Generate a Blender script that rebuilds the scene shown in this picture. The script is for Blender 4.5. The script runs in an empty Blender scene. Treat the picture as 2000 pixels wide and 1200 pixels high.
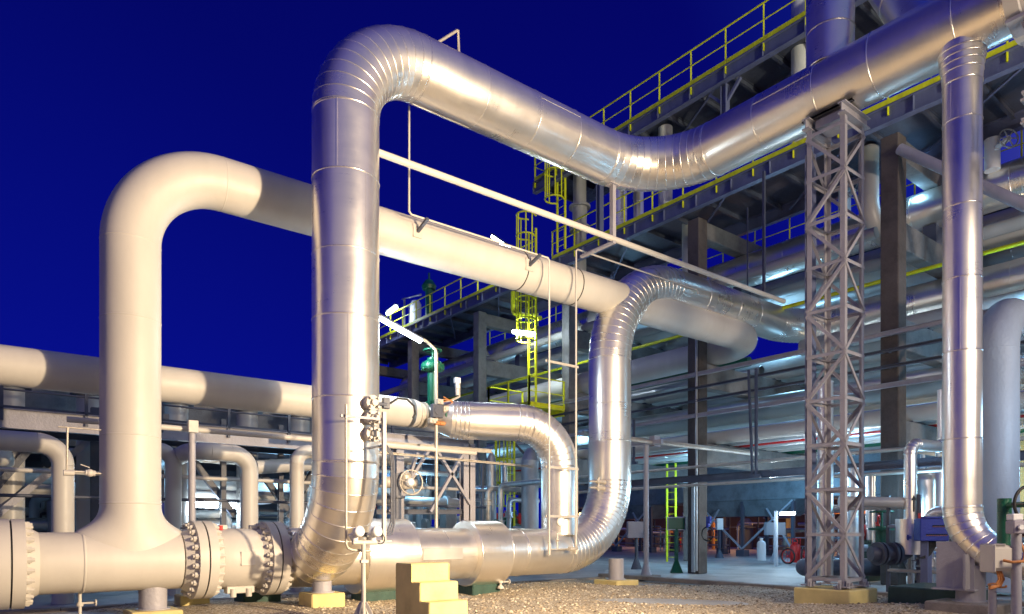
import bpy, math, random
from mathutils import Vector, Matrix
random.seed(7)
V = Vector
S = bpy.context.scene
PI = math.pi

# ------------------------------------------------------------ camera, sky, lights, exposure
CAMZ = 1.4
cd = bpy.data.cameras.new("camera"); cam = bpy.data.objects.new("camera", cd)
S.collection.objects.link(cam)
cam.location = (0, 0, CAMZ)
cam.rotation_euler = (PI/2, 0, math.atan2(.788, .616) - PI/2)
cd.sensor_width = 36; cd.lens = 36*1368/2000; cd.shift_y = .2185
cd.clip_start = .1; cd.clip_end = 3000
S.camera = cam

w = bpy.data.worlds.new("World"); S.world = w; w.use_nodes = True
nt = w.node_tree; nt.nodes.clear()
out = nt.nodes.new('ShaderNodeOutputWorld'); bg = nt.nodes.new('ShaderNodeBackground')
tc = nt.nodes.new('ShaderNodeTexCoord'); dp = nt.nodes.new('ShaderNodeVectorMath'); dp.operation = 'DOT_PRODUCT'
# dusk: the afterglow lies behind the photographer, the far side of the sky is deep blue
gl = V((.25, -.93, .26)).normalized()
dp.inputs[1].default_value = gl
cr = nt.nodes.new('ShaderNodeValToRGB')
mr = nt.nodes.new('ShaderNodeMapRange'); mr.inputs[1].default_value = -1; mr.inputs[2].default_value = 1
cr.color_ramp.elements[0].position = 0; cr.color_ramp.elements[0].color = (.0014, .0035, .17, 1)
cr.color_ramp.elements[1].position = 1; cr.color_ramp.elements[1].color = (.055, .095, .30, 1)
for p_, c_ in ((.22, (.0010, .0022, .128, 1)), (.42, (.0013, .0020, .135, 1)), (.62, (.007, .018, .28, 1)), (.82, (.022, .048, .32, 1))):
    e = cr.color_ramp.elements.new(p_); e.color = c_
nt.links.new(tc.outputs['Generated'], dp.inputs[0]); nt.links.new(dp.outputs['Value'], mr.inputs[0])
nt.links.new(mr.outputs[0], cr.inputs[0])
# warm haze added low behind the camera, out of view, to warm metal reflections
sz = nt.nodes.new('ShaderNodeSeparateXYZ'); nt.links.new(tc.outputs['Generated'], sz.inputs[0])
h1 = nt.nodes.new('ShaderNodeMapRange'); h1.interpolation_type = 'SMOOTHSTEP'; h1.inputs[1].default_value = .62; h1.inputs[2].default_value = .06; h1.inputs[3].default_value = 0; h1.inputs[4].default_value = 1
h2 = nt.nodes.new('ShaderNodeMapRange'); h2.interpolation_type = 'SMOOTHSTEP'; h2.inputs[1].default_value = .50; h2.inputs[2].default_value = .66; h2.inputs[3].default_value = 0; h2.inputs[4].default_value = 1
hm = nt.nodes.new('ShaderNodeMath'); hm.operation = 'MULTIPLY'; hx_ = nt.nodes.new('ShaderNodeMixRGB'); hx_.inputs[2].default_value = (.25, .215, .185, 1)
nt.links.new(sz.outputs['Z'], h1.inputs[0]); nt.links.new(mr.outputs[0], h2.inputs[0]); nt.links.new(h1.outputs[0], hm.inputs[0]); nt.links.new(h2.outputs[0], hm.inputs[1])
nt.links.new(hm.outputs[0], hx_.inputs[0]); nt.links.new(cr.outputs[0], hx_.inputs[1]); nt.links.new(hx_.outputs[0], bg.inputs[0])
sx_ = nt.nodes.new('ShaderNodeSeparateXYZ'); nt.links.new(tc.outputs['Generated'], sx_.inputs[0])
hz = nt.nodes.new('ShaderNodeMapRange'); hz.inputs[1].default_value = 0; hz.inputs[2].default_value = .62; hz.inputs[3].default_value = 1.95; hz.inputs[4].default_value = .95
nt.links.new(sx_.outputs['Z'], hz.inputs[0]); nt.links.new(hz.outputs[0], bg.inputs[1])
nt.links.new(bg.outputs[0], out.inputs[0])

def lamp(name, kind, loc, energy, color, radius=.1, target=None, cone=None, blend=.5, parent=None):
    l = bpy.data.lights.new(name, kind); l.energy = energy; l.color = color
    if kind in ('POINT', 'SPOT'): l.shadow_soft_size = radius
    o = bpy.data.objects.new(name, l); S.collection.objects.link(o); o.location = loc
    if kind == 'SPOT': l.spot_size = math.radians(cone); l.spot_blend = blend
    if target is not None: o.rotation_euler = (V(target) - V(loc)).to_track_quat('-Z', 'Y').to_euler()
    return o
WARM = (1, .75, .47); COLD = (.30, .66, 1)
lamp('flood_and_fill', 'SPOT', (8.3, -.2, 3.6), 12500, WARM, .14, (4.6, 12.2, 4.2), 98, .75)
lamp('flood_and_fill', 'SPOT', (11.5, -6, 6.0), 1500, (1, .84, .74), .5, (13.0, 8, 5.5), 80, .7)  # added fill out of view, lights the ground on the right
lamp('flood_and_fill', 'SPOT', (10.0, -4, 6.5), 3800, (1, .80, .56), .5, (8.5, 12, 4.5), 80, .7)  # added unseen spot, puts more highlight strips on the cladding
lamp('flood_and_fill', 'POINT', (8.5, -3, 4.5), 700, (1, .78, .50), .5)  # added fill near the camera, warms the ground that the pipes reflect
lamp('flood_and_fill', 'SPOT', (16, -9, 3.0), 5500, (1, .82, .66), .4, (22.5, 8, 9.2), 60, .8)  # added spot without a known source, brightens the big rack pipes
lamp('flood_and_fill', 'SPOT', (12, -9, 9.0), 9000, (1, .95, .7), .3, (18.2, 14.5, 16.5), 30, .8)  # added narrow spot from out of view, brightens the upper yellow railing
for p_, e_ in (((22, 11, 2.7), 170), ((22.5, 17.5, 2.7), 220), ((22.5, 24, 5.6), 170), ((22, 31, 5.4), 160), ((20.9, 8.5, 11.0), 40), ((31, 18, 3.2), 330), ((29.5, 12, 3.2), 260), ((16.7, 3.0, 3.6), 110),
               ((22.8, 14, 8.4), 120), ((22, 20, 10.8), 45), ((22.5, 29, 10.2), 60), ((24, 5, 3.2), 200), ((23.5, 6, 6.0), 45), ((16.8, 10.5, 2.6), 40), ((14.5, 26, 3.4), 200),
               ((3, 19, 2.6), 60), ((7.5, 21, 2.6), 90), ((-1.5, 20, 2.6), 50), ((11.5, 19.5, 2.8), 120), ((20.2, 5.6, 6.8), 110)):
    lamp('cold_fill', 'POINT', p_, e_, COLD, .25)  # cold fills without fittings, added to light rack, yard and left background
S.view_settings.view_transform = 'Standard'; S.view_settings.look = 'None'
S.view_settings.exposure = 0; S.view_settings.gamma = 1
S.cycles.max_bounces = 6; S.cycles.sample_clamp_indirect = 4

# ------------------------------------------------------------ materials
def nmat(name):
    m = bpy.data.materials.new(name); m.use_nodes = True
    return m, m.node_tree, m.node_tree.nodes['Principled BSDF']
def nd(t, k, **kw):
    n = t.nodes.new('ShaderNode' + k)
    for a, b in kw.items(): setattr(n, a, b)
    return n
def ramp(t, src, stops):
    r = nd(t, 'ValToRGB'); t.links.new(src, r.inputs[0])
    r.color_ramp.elements[0].position, r.color_ramp.elements[0].color = stops[0][0], (*stops[0][1], 1)
    r.color_ramp.elements[1].position, r.color_ramp.elements[1].color = stops[-1][0], (*stops[-1][1], 1)
    for p, c in stops[1:-1]:
        e = r.color_ramp.elements.new(p); e.color = (*c, 1)
    return r
def noise(t, vec, scale, detail=4, rough=.55, dist=0):
    n = nd(t, 'TexNoise'); n.inputs['Scale'].default_value = scale; n.inputs['Detail'].default_value = detail
    n.inputs['Roughness'].default_value = rough; n.inputs['Distortion'].default_value = dist
    if vec is not None: t.links.new(vec, n.inputs['Vector'])
    return n
def paint(name, col, rough=.4, var=.12, scale=3, metal=0, dirt=None, bump=.02, streak=True):
    m, t, b = nmat(name)
    tcn = nd(t, 'TexCoord'); mp = nd(t, 'Mapping'); t.links.new(tcn.outputs['Object'], mp.inputs[0])
    mp.inputs['Scale'].default_value = (1, 1, .35 if streak else 1)
    n = noise(t, mp.outputs[0], scale, 6, .6)
    lo = tuple(c*(1-var) for c in col); hi = tuple(min(1, c*(1+var)) for c in col)
    if dirt: r = ramp(t, n.outputs[0], [(.28, dirt), (.42, lo), (.65, hi)])
    else: r = ramp(t, n.outputs[0], [(.3, lo), (.7, hi)])
    t.links.new(r.outputs[0], b.inputs['Base Color'])
    n2 = noise(t, tcn.outputs['Object'], scale*6, 5, .6)
    mr = nd(t, 'MapRange'); mr.inputs[3].default_value = max(.05, rough-.1); mr.inputs[4].default_value = min(1, rough+.14)
    t.links.new(n2.outputs[0], mr.inputs[0]); t.links.new(mr.outputs[0], b.inputs['Roughness'])
    b.inputs['Metallic'].default_value = metal
    if bump:
        bp = nd(t, 'Bump'); bp.inputs['Strength'].default_value = .5; bp.inputs['Distance'].default_value = bump
        t.links.new(n2.outputs[0], bp.inputs['Height']); t.links.new(bp.outputs[0], b.inputs['Normal'])
    return m
def alu(name, col=(.90, .86, .79), r0=.23, r1=.37):
    m, t, b = nmat(name)
    uv = nd(t, 'UVMap'); mp = nd(t, 'Mapping'); t.links.new(uv.outputs[0], mp.inputs[0]); mp.inputs['Scale'].default_value = (.8, 34, 1)
    br = noise(t, mp.outputs[0], 1, 5, .7)                      # brushed round the pipe
    tcn = nd(t, 'TexCoord'); big = noise(t, tcn.outputs['Object'], 1.7, 5, .6, .4)
    fine = noise(t, tcn.outputs['Object'], 22, 4, .6)
    at = nd(t, 'Attribute'); at.attribute_name = 'tone'
    a1 = nd(t, 'Math', operation='MULTIPLY_ADD'); t.links.new(br.outputs[0], a1.inputs[0]); a1.inputs[1].default_value = .55; t.links.new(big.outputs[0], a1.inputs[2])
    a2 = nd(t, 'Math', operation='MULTIPLY_ADD'); t.links.new(at.outputs['Fac'], a2.inputs[0]); a2.inputs[1].default_value = .3; t.links.new(a1.outputs[0], a2.inputs[2])
    mr = nd(t, 'MapRange'); mr.inputs[1].default_value = .5; mr.inputs[2].default_value = 1.25; mr.inputs[3].default_value = r0; mr.inputs[4].default_value = r1
    t.links.new(a2.outputs[0], mr.inputs[0]); t.links.new(mr.outputs[0], b.inputs['Roughness'])
    r = ramp(t, a1.outputs[0], [(.35, tuple(c*.84 for c in col)), (.62, col), (.95, tuple(min(1, c*1.06) for c in col))])
    t.links.new(r.outputs[0], b.inputs['Base Color']); b.inputs['Metallic'].default_value = .92
    wav = noise(t, tcn.outputs['Object'], 2.0, 0, .5)
    bp = nd(t, 'Bump'); bp.inputs['Strength'].default_value = .5; bp.inputs['Distance'].default_value = .005
    t.links.new(wav.outputs[0], bp.inputs['Height'])
    t.links.new(bp.outputs[0], b.inputs['Normal'])
    return m
def emit(name, col, s):
    m, t, b = nmat(name); b.inputs['Base Color'].default_value = (.8, .8, .8, 1)
    b.inputs['Emission Color'].default_value = (*col, 1); b.inputs['Emission Strength'].default_value = s
    return m
def concrete(name, col, scale=2.5, rough=.85):
    m, t, b = nmat(name); tcn = nd(t, 'TexCoord')
    n = noise(t, tcn.outputs['Object'], scale, 8, .65); n2 = noise(t, tcn.outputs['Object'], scale*14, 4, .6)
    r = ramp(t, n.outputs[0], [(.3, tuple(c*.62 for c in col)), (.5, col), (.72, tuple(c*1.25 for c in col))])
    mx = nd(t, 'MixRGB', blend_type='MULTIPLY'); mx.inputs[0].default_value = .35
    t.links.new(r.outputs[0], mx.inputs[1]); t.links.new(n2.outputs[0], mx.inputs[2]); t.links.new(mx.outputs[0], b.inputs['Base Color'])
    b.inputs['Roughness'].default_value = rough
    bp = nd(t, 'Bump'); bp.inputs['Strength'].default_value = .4; bp.inputs['Distance'].default_value = .01
    t.links.new(n2.outputs[0], bp.inputs['Height']); t.links.new(bp.outputs[0], b.inputs['Normal'])
    return m
def gravel_mat():
    m, t, b = nmat('gravel'); tcn = nd(t, 'TexCoord')
    v = nd(t, 'TexVoronoi'); v.inputs['Scale'].default_value = 42; t.links.new(tcn.outputs['Object'], v.inputs['Vector'])
    v2 = nd(t, 'TexVoronoi'); v2.inputs['Scale'].default_value = 42; t.links.new(tcn.outputs['Object'], v2.inputs['Vector'])
    sep = nd(t, 'SeparateColor'); t.links.new(v.outputs['Color'], sep.inputs[0])
    r = ramp(t, sep.outputs[0], [(0, (.10, .07, .045)), (.3, (.34, .27, .175)), (.6, (.54, .45, .31)), (.85, (.70, .61, .46)), (1, (.76, .70, .58))])
    n = noise(t, tcn.outputs['Object'], .9, 5, .6)
    r2 = ramp(t, n.outputs[0], [(.3, (.72, .7, .68)), (.7, (1, 1, 1))])
    mx = nd(t, 'MixRGB', blend_type='MULTIPLY'); mx.inputs[0].default_value = 1
    t.links.new(r.outputs[0], mx.inputs[1]); t.links.new(r2.outputs[0], mx.inputs[2]); t.links.new(mx.outputs[0], b.inputs['Base Color'])
    b.inputs['Roughness'].default_value = .8
    inv = nd(t, 'Math', operation='SUBTRACT'); inv.inputs[0].default_value = 1; t.links.new(v2.outputs['Distance'], inv.inputs[1])
    bp = nd(t, 'Bump'); bp.inputs['Strength'].default_value = .8; bp.inputs['Distance'].default_value = .018
    t.links.new(inv.outputs[0], bp.inputs['Height']); t.links.new(bp.outputs[0], b.inputs['Normal'])
    return m
def stones_mat():
    m, t, b = nmat('loose_stone'); g = nd(t, 'Attribute'); g.attribute_name = 'tone'
    r = ramp(t, g.outputs['Fac'], [(0, (.10, .075, .05)), (.35, (.31, .25, .17)), (.7, (.50, .42, .30)), (1, (.74, .68, .54))])
    t.links.new(r.outputs[0], b.inputs['Base Color']); b.inputs['Roughness'].default_value = .75
    return m
M = {
 'alu': alu('aluminium_cladding'), 'alu2': alu('dull_aluminium_cladding', (.66, .66, .66), .26, .5),
 'cream': paint('cream_pipe_paint', (.53, .505, .465), .46, .08, 1.3, bump=.004),
 'grey': paint('grey_pipe_paint', (.42, .41, .39), .38, .07, 1.6, bump=.004),
 'mauve': paint('grey_steel_paint', (.345, .34, .385), .45, .12, 3),
 'steel': paint('dark_steel_paint', (.075, .085, .12), .45, .18, 3),
 'bluesteel': paint('blue_grey_steel_paint', (.13, .15, .26), .4, .15, 3),
 'galv': paint('galvanised_steel', (.42, .43, .44), .45, .15, 5, metal=.6),
 'tan': paint('bare_steel_tube', (.50, .46, .40), .38, .12, 4, metal=.3),
 'yellow': paint('yellow_safety_paint', (.74, .78, .015), .42, .10, 4, dirt=(.52, .50, .03)),
 'green': paint('green_valve_paint', (.008, .10, .055), .3, .2, 5),
 'dkgreen': paint('dark_green_plinth_paint', (.03, .075, .06), .6, .2, 3),
 'red': paint('red_paint', (.55, .02, .02), .35, .15, 5), 'blue': paint('blue_paint', (.02, .04, .32), .35, .15, 4),
 'white': paint('white_paint', (.72, .73, .74), .4, .06, 4), 'boxgrey': paint('grey_cabinet_paint', (.36, .42, .5), .4, .08, 3),
 'mauvebox': paint('mauve_cabinet_paint', (.30, .28, .33), .45, .05, 3),
 'black': paint('black_rubber', (.015, .015, .016), .55, .2, 5), 'copper': paint('orange_cable', (.5, .2, .06), .5, .15, 8),
 'signgreen': paint('green_sign_face', (.0, .09, .055), .4, .05, 3, bump=0),
 'conc': concrete('precast_concrete', (.22, .215, .21)), 'concbrown': concrete('brown_concrete', (.12, .10, .09), 2),
 'slab': concrete('pavement_concrete', (.44, .44, .43), .7, .62), 'kerb': concrete('kerb_concrete', (.30, .27, .24), 3),
 'tankblue': concrete('weathered_plate', (.20, .25, .29), 1.6, .6),
 'sand': paint('sand_painted_concrete', (.64, .53, .23), .7, .08, 2.5, dirt=(.48, .39, .17), bump=.01, streak=False),
 'gravel': gravel_mat(), 'stone': stones_mat(), 'earth': concrete('packed_earth', (.16, .14, .12), .3, .95),
 'tube': emit('lamp_tube', (.72, .88, 1), 26), 'tubewarm': emit('sodium_lamp', (1, .55, .18), 14), 'orange': paint('orange_lit_plate', (.55, .26, .09), .6, .25, .8),
 'brick': paint('plant_wall', (.10, .07, .05), .8, .2, .5), 'glass': paint('gauge_glass', (.75, .75, .72), .1, .02, 3, bump=0),
}

# ------------------------------------------------------------ mesh builder
ORG = {}
def perp(d):
    a = V((0, 0, 1)) if abs(d.z) < .9 else V((1, 0, 0))
    x = a.cross(d).normalized(); return x, d.cross(x).normalized()
class MB:
    def __init__(s): s.v = []; s.f = []; s.uv = []; s.sm = []; s.tone = []
    def quad(s, idx, uv=None, smooth=False, tone=.5):
        s.f.append(tuple(idx)); s.sm.append(smooth); s.tone.append(tone)
        s.uv.append(uv or [(s.v[i][0]+s.v[i][1], s.v[i][2]) for i in idx])
    def box(s, c, size, rot=None, bev=0):
        c = V(c); hx, hy, hz = [k/2 for k in size]; R = rot or Matrix.Identity(3)
        if bev:
            b = min(bev, hx*.9, hy*.9, hz*.9); n = len(s.v); P = {}
            for sx in (-1, 1):
                for sy in (-1, 1):
                    for sz in (-1, 1):
                        for k in range(3):
                            q = [hx*sx, hy*sy, hz*sz]
                            for j in range(3):
                                if j != k: q[j] -= b*(sx, sy, sz)[j]
                            P[(sx, sy, sz, k)] = len(s.v); s.v.append(tuple(c + R @ V(q)))
            def add(ids):
                pts = [V(s.v[i]) for i in ids]; cc = sum(pts, V())/len(pts)
                nrm = (pts[1]-pts[0]).cross(pts[2]-pts[0])
                if nrm.dot(cc-c) < 0: ids = ids[::-1]
                s.quad(ids)
            for k in range(3):
                a, d = [j for j in range(3) if j != k]
                for sg in (-1, 1):
                    ids = []
                    for (u, w_) in ((-1, -1), (1, -1), (1, 1), (-1, 1)):
                        q = [0, 0, 0]; q[k] = sg; q[a] = u; q[d] = w_; ids.append(P[(*q, k)])
                    add(ids)
            for k in range(3):
                a, d = [j for j in range(3) if j != k]
                for u in (-1, 1):
                    for w_ in (-1, 1):
                        q1 = [0, 0, 0]; q1[k] = -1; q1[a] = u; q1[d] = w_; q2 = list(q1); q2[k] = 1
                        add([P[(*q1, a)], P[(*q2, a)], P[(*q2, d)], P[(*q1, d)]])
            for sx in (-1, 1):
                for sy in (-1, 1):
                    for sz in (-1, 1): add([P[(sx, sy, sz, 0)], P[(sx, sy, sz, 1)], P[(sx, sy, sz, 2)]])
            return s
        n = len(s.v)
        for dz in (-1, 1):
            for dx, dy in ((-1, -1), (1, -1), (1, 1), (-1, 1)): s.v.append(tuple(c + R @ V((dx*hx, dy*hy, dz*hz))))
        for q in ((3, 2, 1, 0), (4, 5, 6, 7), (0, 1, 5, 4), (1, 2, 6, 5), (2, 3, 7, 6), (3, 0, 4, 7)): s.quad([n+i for i in q])
        return s
    def bar(s, a, b, wd, ht=None, up=(0, 0, 1)):
        a, b = V(a), V(b); d = b-a; L = d.length
        if L < 1e-6: return s
        d.normalize(); up = V(up)
        if abs(d.dot(up)) > .98: up = V((0, 1, 0))
        x = d.cross(up).normalized(); z = x.cross(d)
        R = Matrix((x, d, z)).transposed()
        return s.box((a+b)/2, (wd, L, ht or wd), R)
    def ibeam(s, a, b, wd, ht, t=.02, up=(0, 0, 1)):
        a, b = V(a), V(b); d = (b-a).normalized(); up = V(up)
        if abs(d.dot(up)) > .98: up = V((0, 1, 0))
        x = d.cross(up).normalized(); z = x.cross(d)
        for k in (-1, 1): s.bar(a+z*k*(ht/2-t/2), b+z*k*(ht/2-t/2), wd, t, up)
        return s.bar(a, b, t*.8, ht-2*t-.002, up)
    def angle(s, a, b, wd, t=.012, up=(0, 0, 1), sx=1, sz=1):
        a, b = V(a), V(b); d = (b-a).normalized(); up = V(up)
        if abs(d.dot(up)) > .98: up = V((0, 1, 0))
        x = d.cross(up).normalized(); z = x.cross(d)
        s.bar(a+x*sx*wd/2, b+x*sx*wd/2, wd, t, up)
        return s.bar(a+z*sz*(wd/2+t/2+.001), b+z*sz*(wd/2+t/2+.001), t, wd, up)
    def rings(s, cs, fr, rs, n=24, smooth=True, caps=True, v0=0, tone=.5, vs=None):
        base = len(s.v); v = v0; vv = [v0]
        for i, (c, (x, y), r) in enumerate(zip(cs, fr, rs)):
            if i: v += (c-cs[i-1]).length + abs(rs[i]-rs[i-1]); vv.append(v)
            for k in range(n):
                a = 2*PI*k/n; s.v.append(tuple(c + x*math.cos(a)*r + y*math.sin(a)*r))
        rm = max(rs)
        for i in range(len(cs)-1):
            for k in range(n):
                k2 = (k+1) % n
                u0, u1 = 2*PI*rm*k/n, 2*PI*rm*(k+1)/n
                s.quad([base+i*n+k, base+i*n+k2, base+(i+1)*n+k2, base+(i+1)*n+k], [(u0, vv[i]), (u1, vv[i]), (u1, vv[i+1]), (u0, vv[i+1])], smooth, tone)
        if caps:
            for i0, rev in ((0, 1), (len(cs)-1, 0)):
                b2 = len(s.v); s.v += s.v[base+i0*n:base+i0*n+n]; ids = list(range(b2, b2+n))
                s.quad(ids[::-1] if rev else ids, [(0, 0)]*n, False, tone)
        return v
    def tube(s, pts, r, n=12, caps=True, smooth=True):
        pts = [V(p) for p in pts]; T = []
        for i in range(len(pts)):
            d = V((0, 0, 0))
            if i: d += (pts[i]-pts[i-1]).normalized()
            if i < len(pts)-1: d += (pts[i+1]-pts[i]).normalized()
            T.append(d.normalized())
        x, y = perp(T[0]); fr = []
        for i, d in enumerate(T):
            if i:
                q = T[i-1].rotation_difference(d); x = q @ x; y = q @ y
            fr.append((x.copy(), y.copy()))
        s.rings(pts, fr, [r]*len(pts) if not isinstance(r, (list, tuple)) else r, n, smooth, caps); return s
    def cyl(s, a, b, r, n=16, r2=None): return s.tube([a, b], [r, r2 if r2 is not None else r], n)
    def lathe(s, prof, o, d=(0, 0, 1), n=24, sharp=True):
        """prof: list of (radius, height along d)"""
        o = V(o); d = V(d).normalized(); x, y = perp(d)
        if sharp:
            for (r0, h0), (r1, h1) in zip(prof, prof[1:]):
                s.rings([o+d*h0, o+d*h1], [(x, y)]*2, [max(r0, 1e-4), max(r1, 1e-4)], n, True, False, tone=.5)
            s.rings([o+d*prof[0][1]], [(x, y)], [max(prof[0][0], 1e-4)], n, False, False)
            b = len(s.v)-n
            s.quad([b+k for k in range(n)][::-1]); 
            s.rings([o+d*prof[-1][1]], [(x, y)], [max(prof[-1][0], 1e-4)], n, False, False); b = len(s.v)-n
            s.quad([b+k for k in range(n)])
        else: s.rings([o+d*h for r, h in prof], [(x, y)]*len(prof), [max(r, 1e-4) for r, h in prof], n, True, True)
        return s
    def torus(s, c, d, R, r, n=28, m=8, arc=2*PI, a0=0, sq=None):
        c = V(c); d = V(d).normalized(); x, y = perp(d)
        full = arc > 6.2; k = n if full else n+1
        pts = [c + x*math.cos(a0+arc*i/n)*R + y*math.sin(a0+arc*i/n)*R for i in range(n+1)]
        return s.tube(pts, r, m, not full)
    def ball(s, c, r, n=16, sc=(1, 1, 1)):
        c = V(c); pr = [(r*math.sin(PI*i/10), -r*math.cos(PI*i/10)*sc[2]) for i in range(11)]
        return s.lathe(pr, c, (0, 0, 1), n, False)
    def build(s, name, mat, parent=None):
        me = bpy.data.meshes.new(name)
        if parent is not None: org = ORG[parent.name]
        else:
            xs = [p[0] for p in s.v]; ys = [p[1] for p in s.v]; zs = [p[2] for p in s.v]
            org = V(((min(xs)+max(xs))/2, (min(ys)+max(ys))/2, min(zs)))
        me.from_pydata([(p[0]-org.x, p[1]-org.y, p[2]-org.z) for p in s.v], [], s.f)
        ul = me.uv_layers.new(name='UVMap'); flat = [c for f in s.uv for uv in f for c in uv]; ul.data.foreach_set('uv', flat)
        me.polygons.foreach_set('use_smooth', s.sm)
        at = me.attributes.new('tone', 'FLOAT', 'FACE'); at.data.foreach_set('value', s.tone)
        me.materials.append(M[mat] if isinstance(mat, str) else mat); me.update()
        o = bpy.data.objects.new(name, me); S.collection.objects.link(o)
        if parent is not None: o.parent = parent
        else: o.location = org
        ORG[o.name] = org
        return o
def tag(o, label, cat, group=None):
    o['label'] = label; o['category'] = cat
    if group: o['group'] = group
    return o
def thing(name, label, cat, loc, group=None):
    o = bpy.data.objects.new(name, None); S.collection.objects.link(o); o.location = loc; o.empty_display_size = .2
    ORG[o.name] = V(loc); return tag(o, label, cat, group)
def copy_tree(o, loc, label, group=None, rz=0):
    c = o.copy(); S.collection.objects.link(c); c.location = loc; c['label'] = label; c.rotation_euler.z += rz
    if group: c['group'] = group
    for ch in list(o.children):
        d = ch.copy(); S.collection.objects.link(d); d.parent = c
        for g in list(ch.children):
            e = g.copy(); S.collection.objects.link(e); e.parent = d
    return c
def struct(mb, name, mat):
    o = mb.build(name, mat); o['kind'] = 'structure'; return o

# sight line helpers: the point of the photograph's sight line that lies in a known vertical plane
def ray(px, py): 
    t = (px-1000)/1368; return V((.616+.788*t, .788-.616*t, (1037-py)/1368))
def AY(px, py, Y): d = ray(px, py); return V((0, 0, CAMZ)) + d*(Y/d.y)
def AX(px, py, X): d = ray(px, py); return V((0, 0, CAMZ)) + d*(X/d.x)
def AD(px, py, D): return V((0, 0, CAMZ)) + ray(px, py)*D
def AG(px, py, z=0): d = ray(px, py); return V((0, 0, CAMZ)) + d*((z-CAMZ)/d.z)

# ------------------------------------------------------------ ground
g = MB(); g.box((100, 100, -.56), (1400, 1400, 1)); struct(g, 'ground', 'earth')
g = MB(); g.box((40, 60, -.03), (220, 220, .06)); 
o = struct(g, 'pavement', 'slab')
GX, GY = 14.6, 14.3
gm = MB(); nx = 110
def gz(x, y):
    return .03 + .045*math.sin(x*.9+1)*math.cos(y*.7) + .02*math.sin(x*2.3+y*1.9) + .10*max(0, min(1, (x-11)/2))*max(0, min(1, (8-y)/3))
for j in range(nx+1):
    for i in range(nx+1):
        x = -12 + (GX+12)*i/nx; y = -14 + (GY+14)*j/nx; gm.v.append((x, y, gz(x, y)+random.uniform(0, .012)))
for j in range(nx):
    for i in range(nx): a = j*(nx+1)+i; gm.quad([a, a+1, a+nx+2, a+nx+1], None, True)
struct(gm, 'gravel_bed', 'gravel')
# loose stones lying on the bed
sm = MB(); ico = [(0, 0, 1), (.894, 0, .447), (.276, .851, .447), (-.724, .526, .447), (-.724, -.526, .447), (.276, -.851, .447), (.7, .5, -.45), (-.28, .85, -.45), (-.9, 0, -.45), (-.28, -.85, -.45), (.72, -.52, -.45)]
fc = [(0, 1, 2), (0, 2, 3), (0, 3, 4), (0, 4, 5), (0, 5, 1), (1, 6, 2), (2, 7, 3), (3, 8, 4), (4, 9, 5), (5, 10, 1), (6, 7, 2), (7, 8, 3), (8, 9, 4), (9, 10, 5), (10, 6, 1)]
for _ in range(15000):
    px = random.uniform(560, 1800); d_ = 8.5 + 10*random.random()**.8
    p = AD(px, 1037, d_); x, y = p.x, p.y
    if x > GX-.1 or y > GY-.1: continue
    r = random.choice((.008, .010, .012, .014, .018, .026)); z = gz(x, y)+r*.35; b0 = len(sm.v); a = random.random()*6.28; ca, sa = math.cos(a), math.sin(a); tn = random.random()
    ax, ay, az = r*random.uniform(.7, 1.4), r*random.uniform(.7, 1.2), r*random.uniform(.5, .9)
    for q in ico: X, Y_ = q[0]*ax, q[1]*ay; sm.v.append((x+X*ca-Y_*sa, y+X*sa+Y_*ca, z+q[2]*az))
    for f in fc: sm.quad([b0+k for k in f], [(0, 0)]*3, False, tn)
o = sm.build('loose_stones', 'stone'); o['label'] = 'loose pale stones scattered over the gravel bed'; o['category'] = 'gravel'; o['kind'] = 'stuff'
# kerb slabs round the bed
def kerb(a, b, n, wd, z, label):
    a, b = V(a), V(b); d = (b-a)/n; mb = MB()
    for i in range(n):
        p = a+d*i; q = a+d*(i+.985); mb.bar(p+V((0, 0, z-.05+random.uniform(-.006, .006))), q+V((0, 0, z-.05)), wd, .1)
    tag(mb.build('kerb', 'kerb'), label, 'kerb')
kerb((GX+.15, 1.5, 0), (GX+.15, 14.6, 0), 14, .3, .15, 'long worn concrete kerb between gravel and the paved yard right of the pipes')
kerb((GX, GY+.15, 0), (-12, GY+.15, 0), 26, .3, .06, 'low concrete kerb running behind the big horizontal pipe')
mb = MB(); mb.box((GX+.95, 8, .006), (1.1, 13, .012)); struct(mb, 'path', 'kerb')

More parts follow.
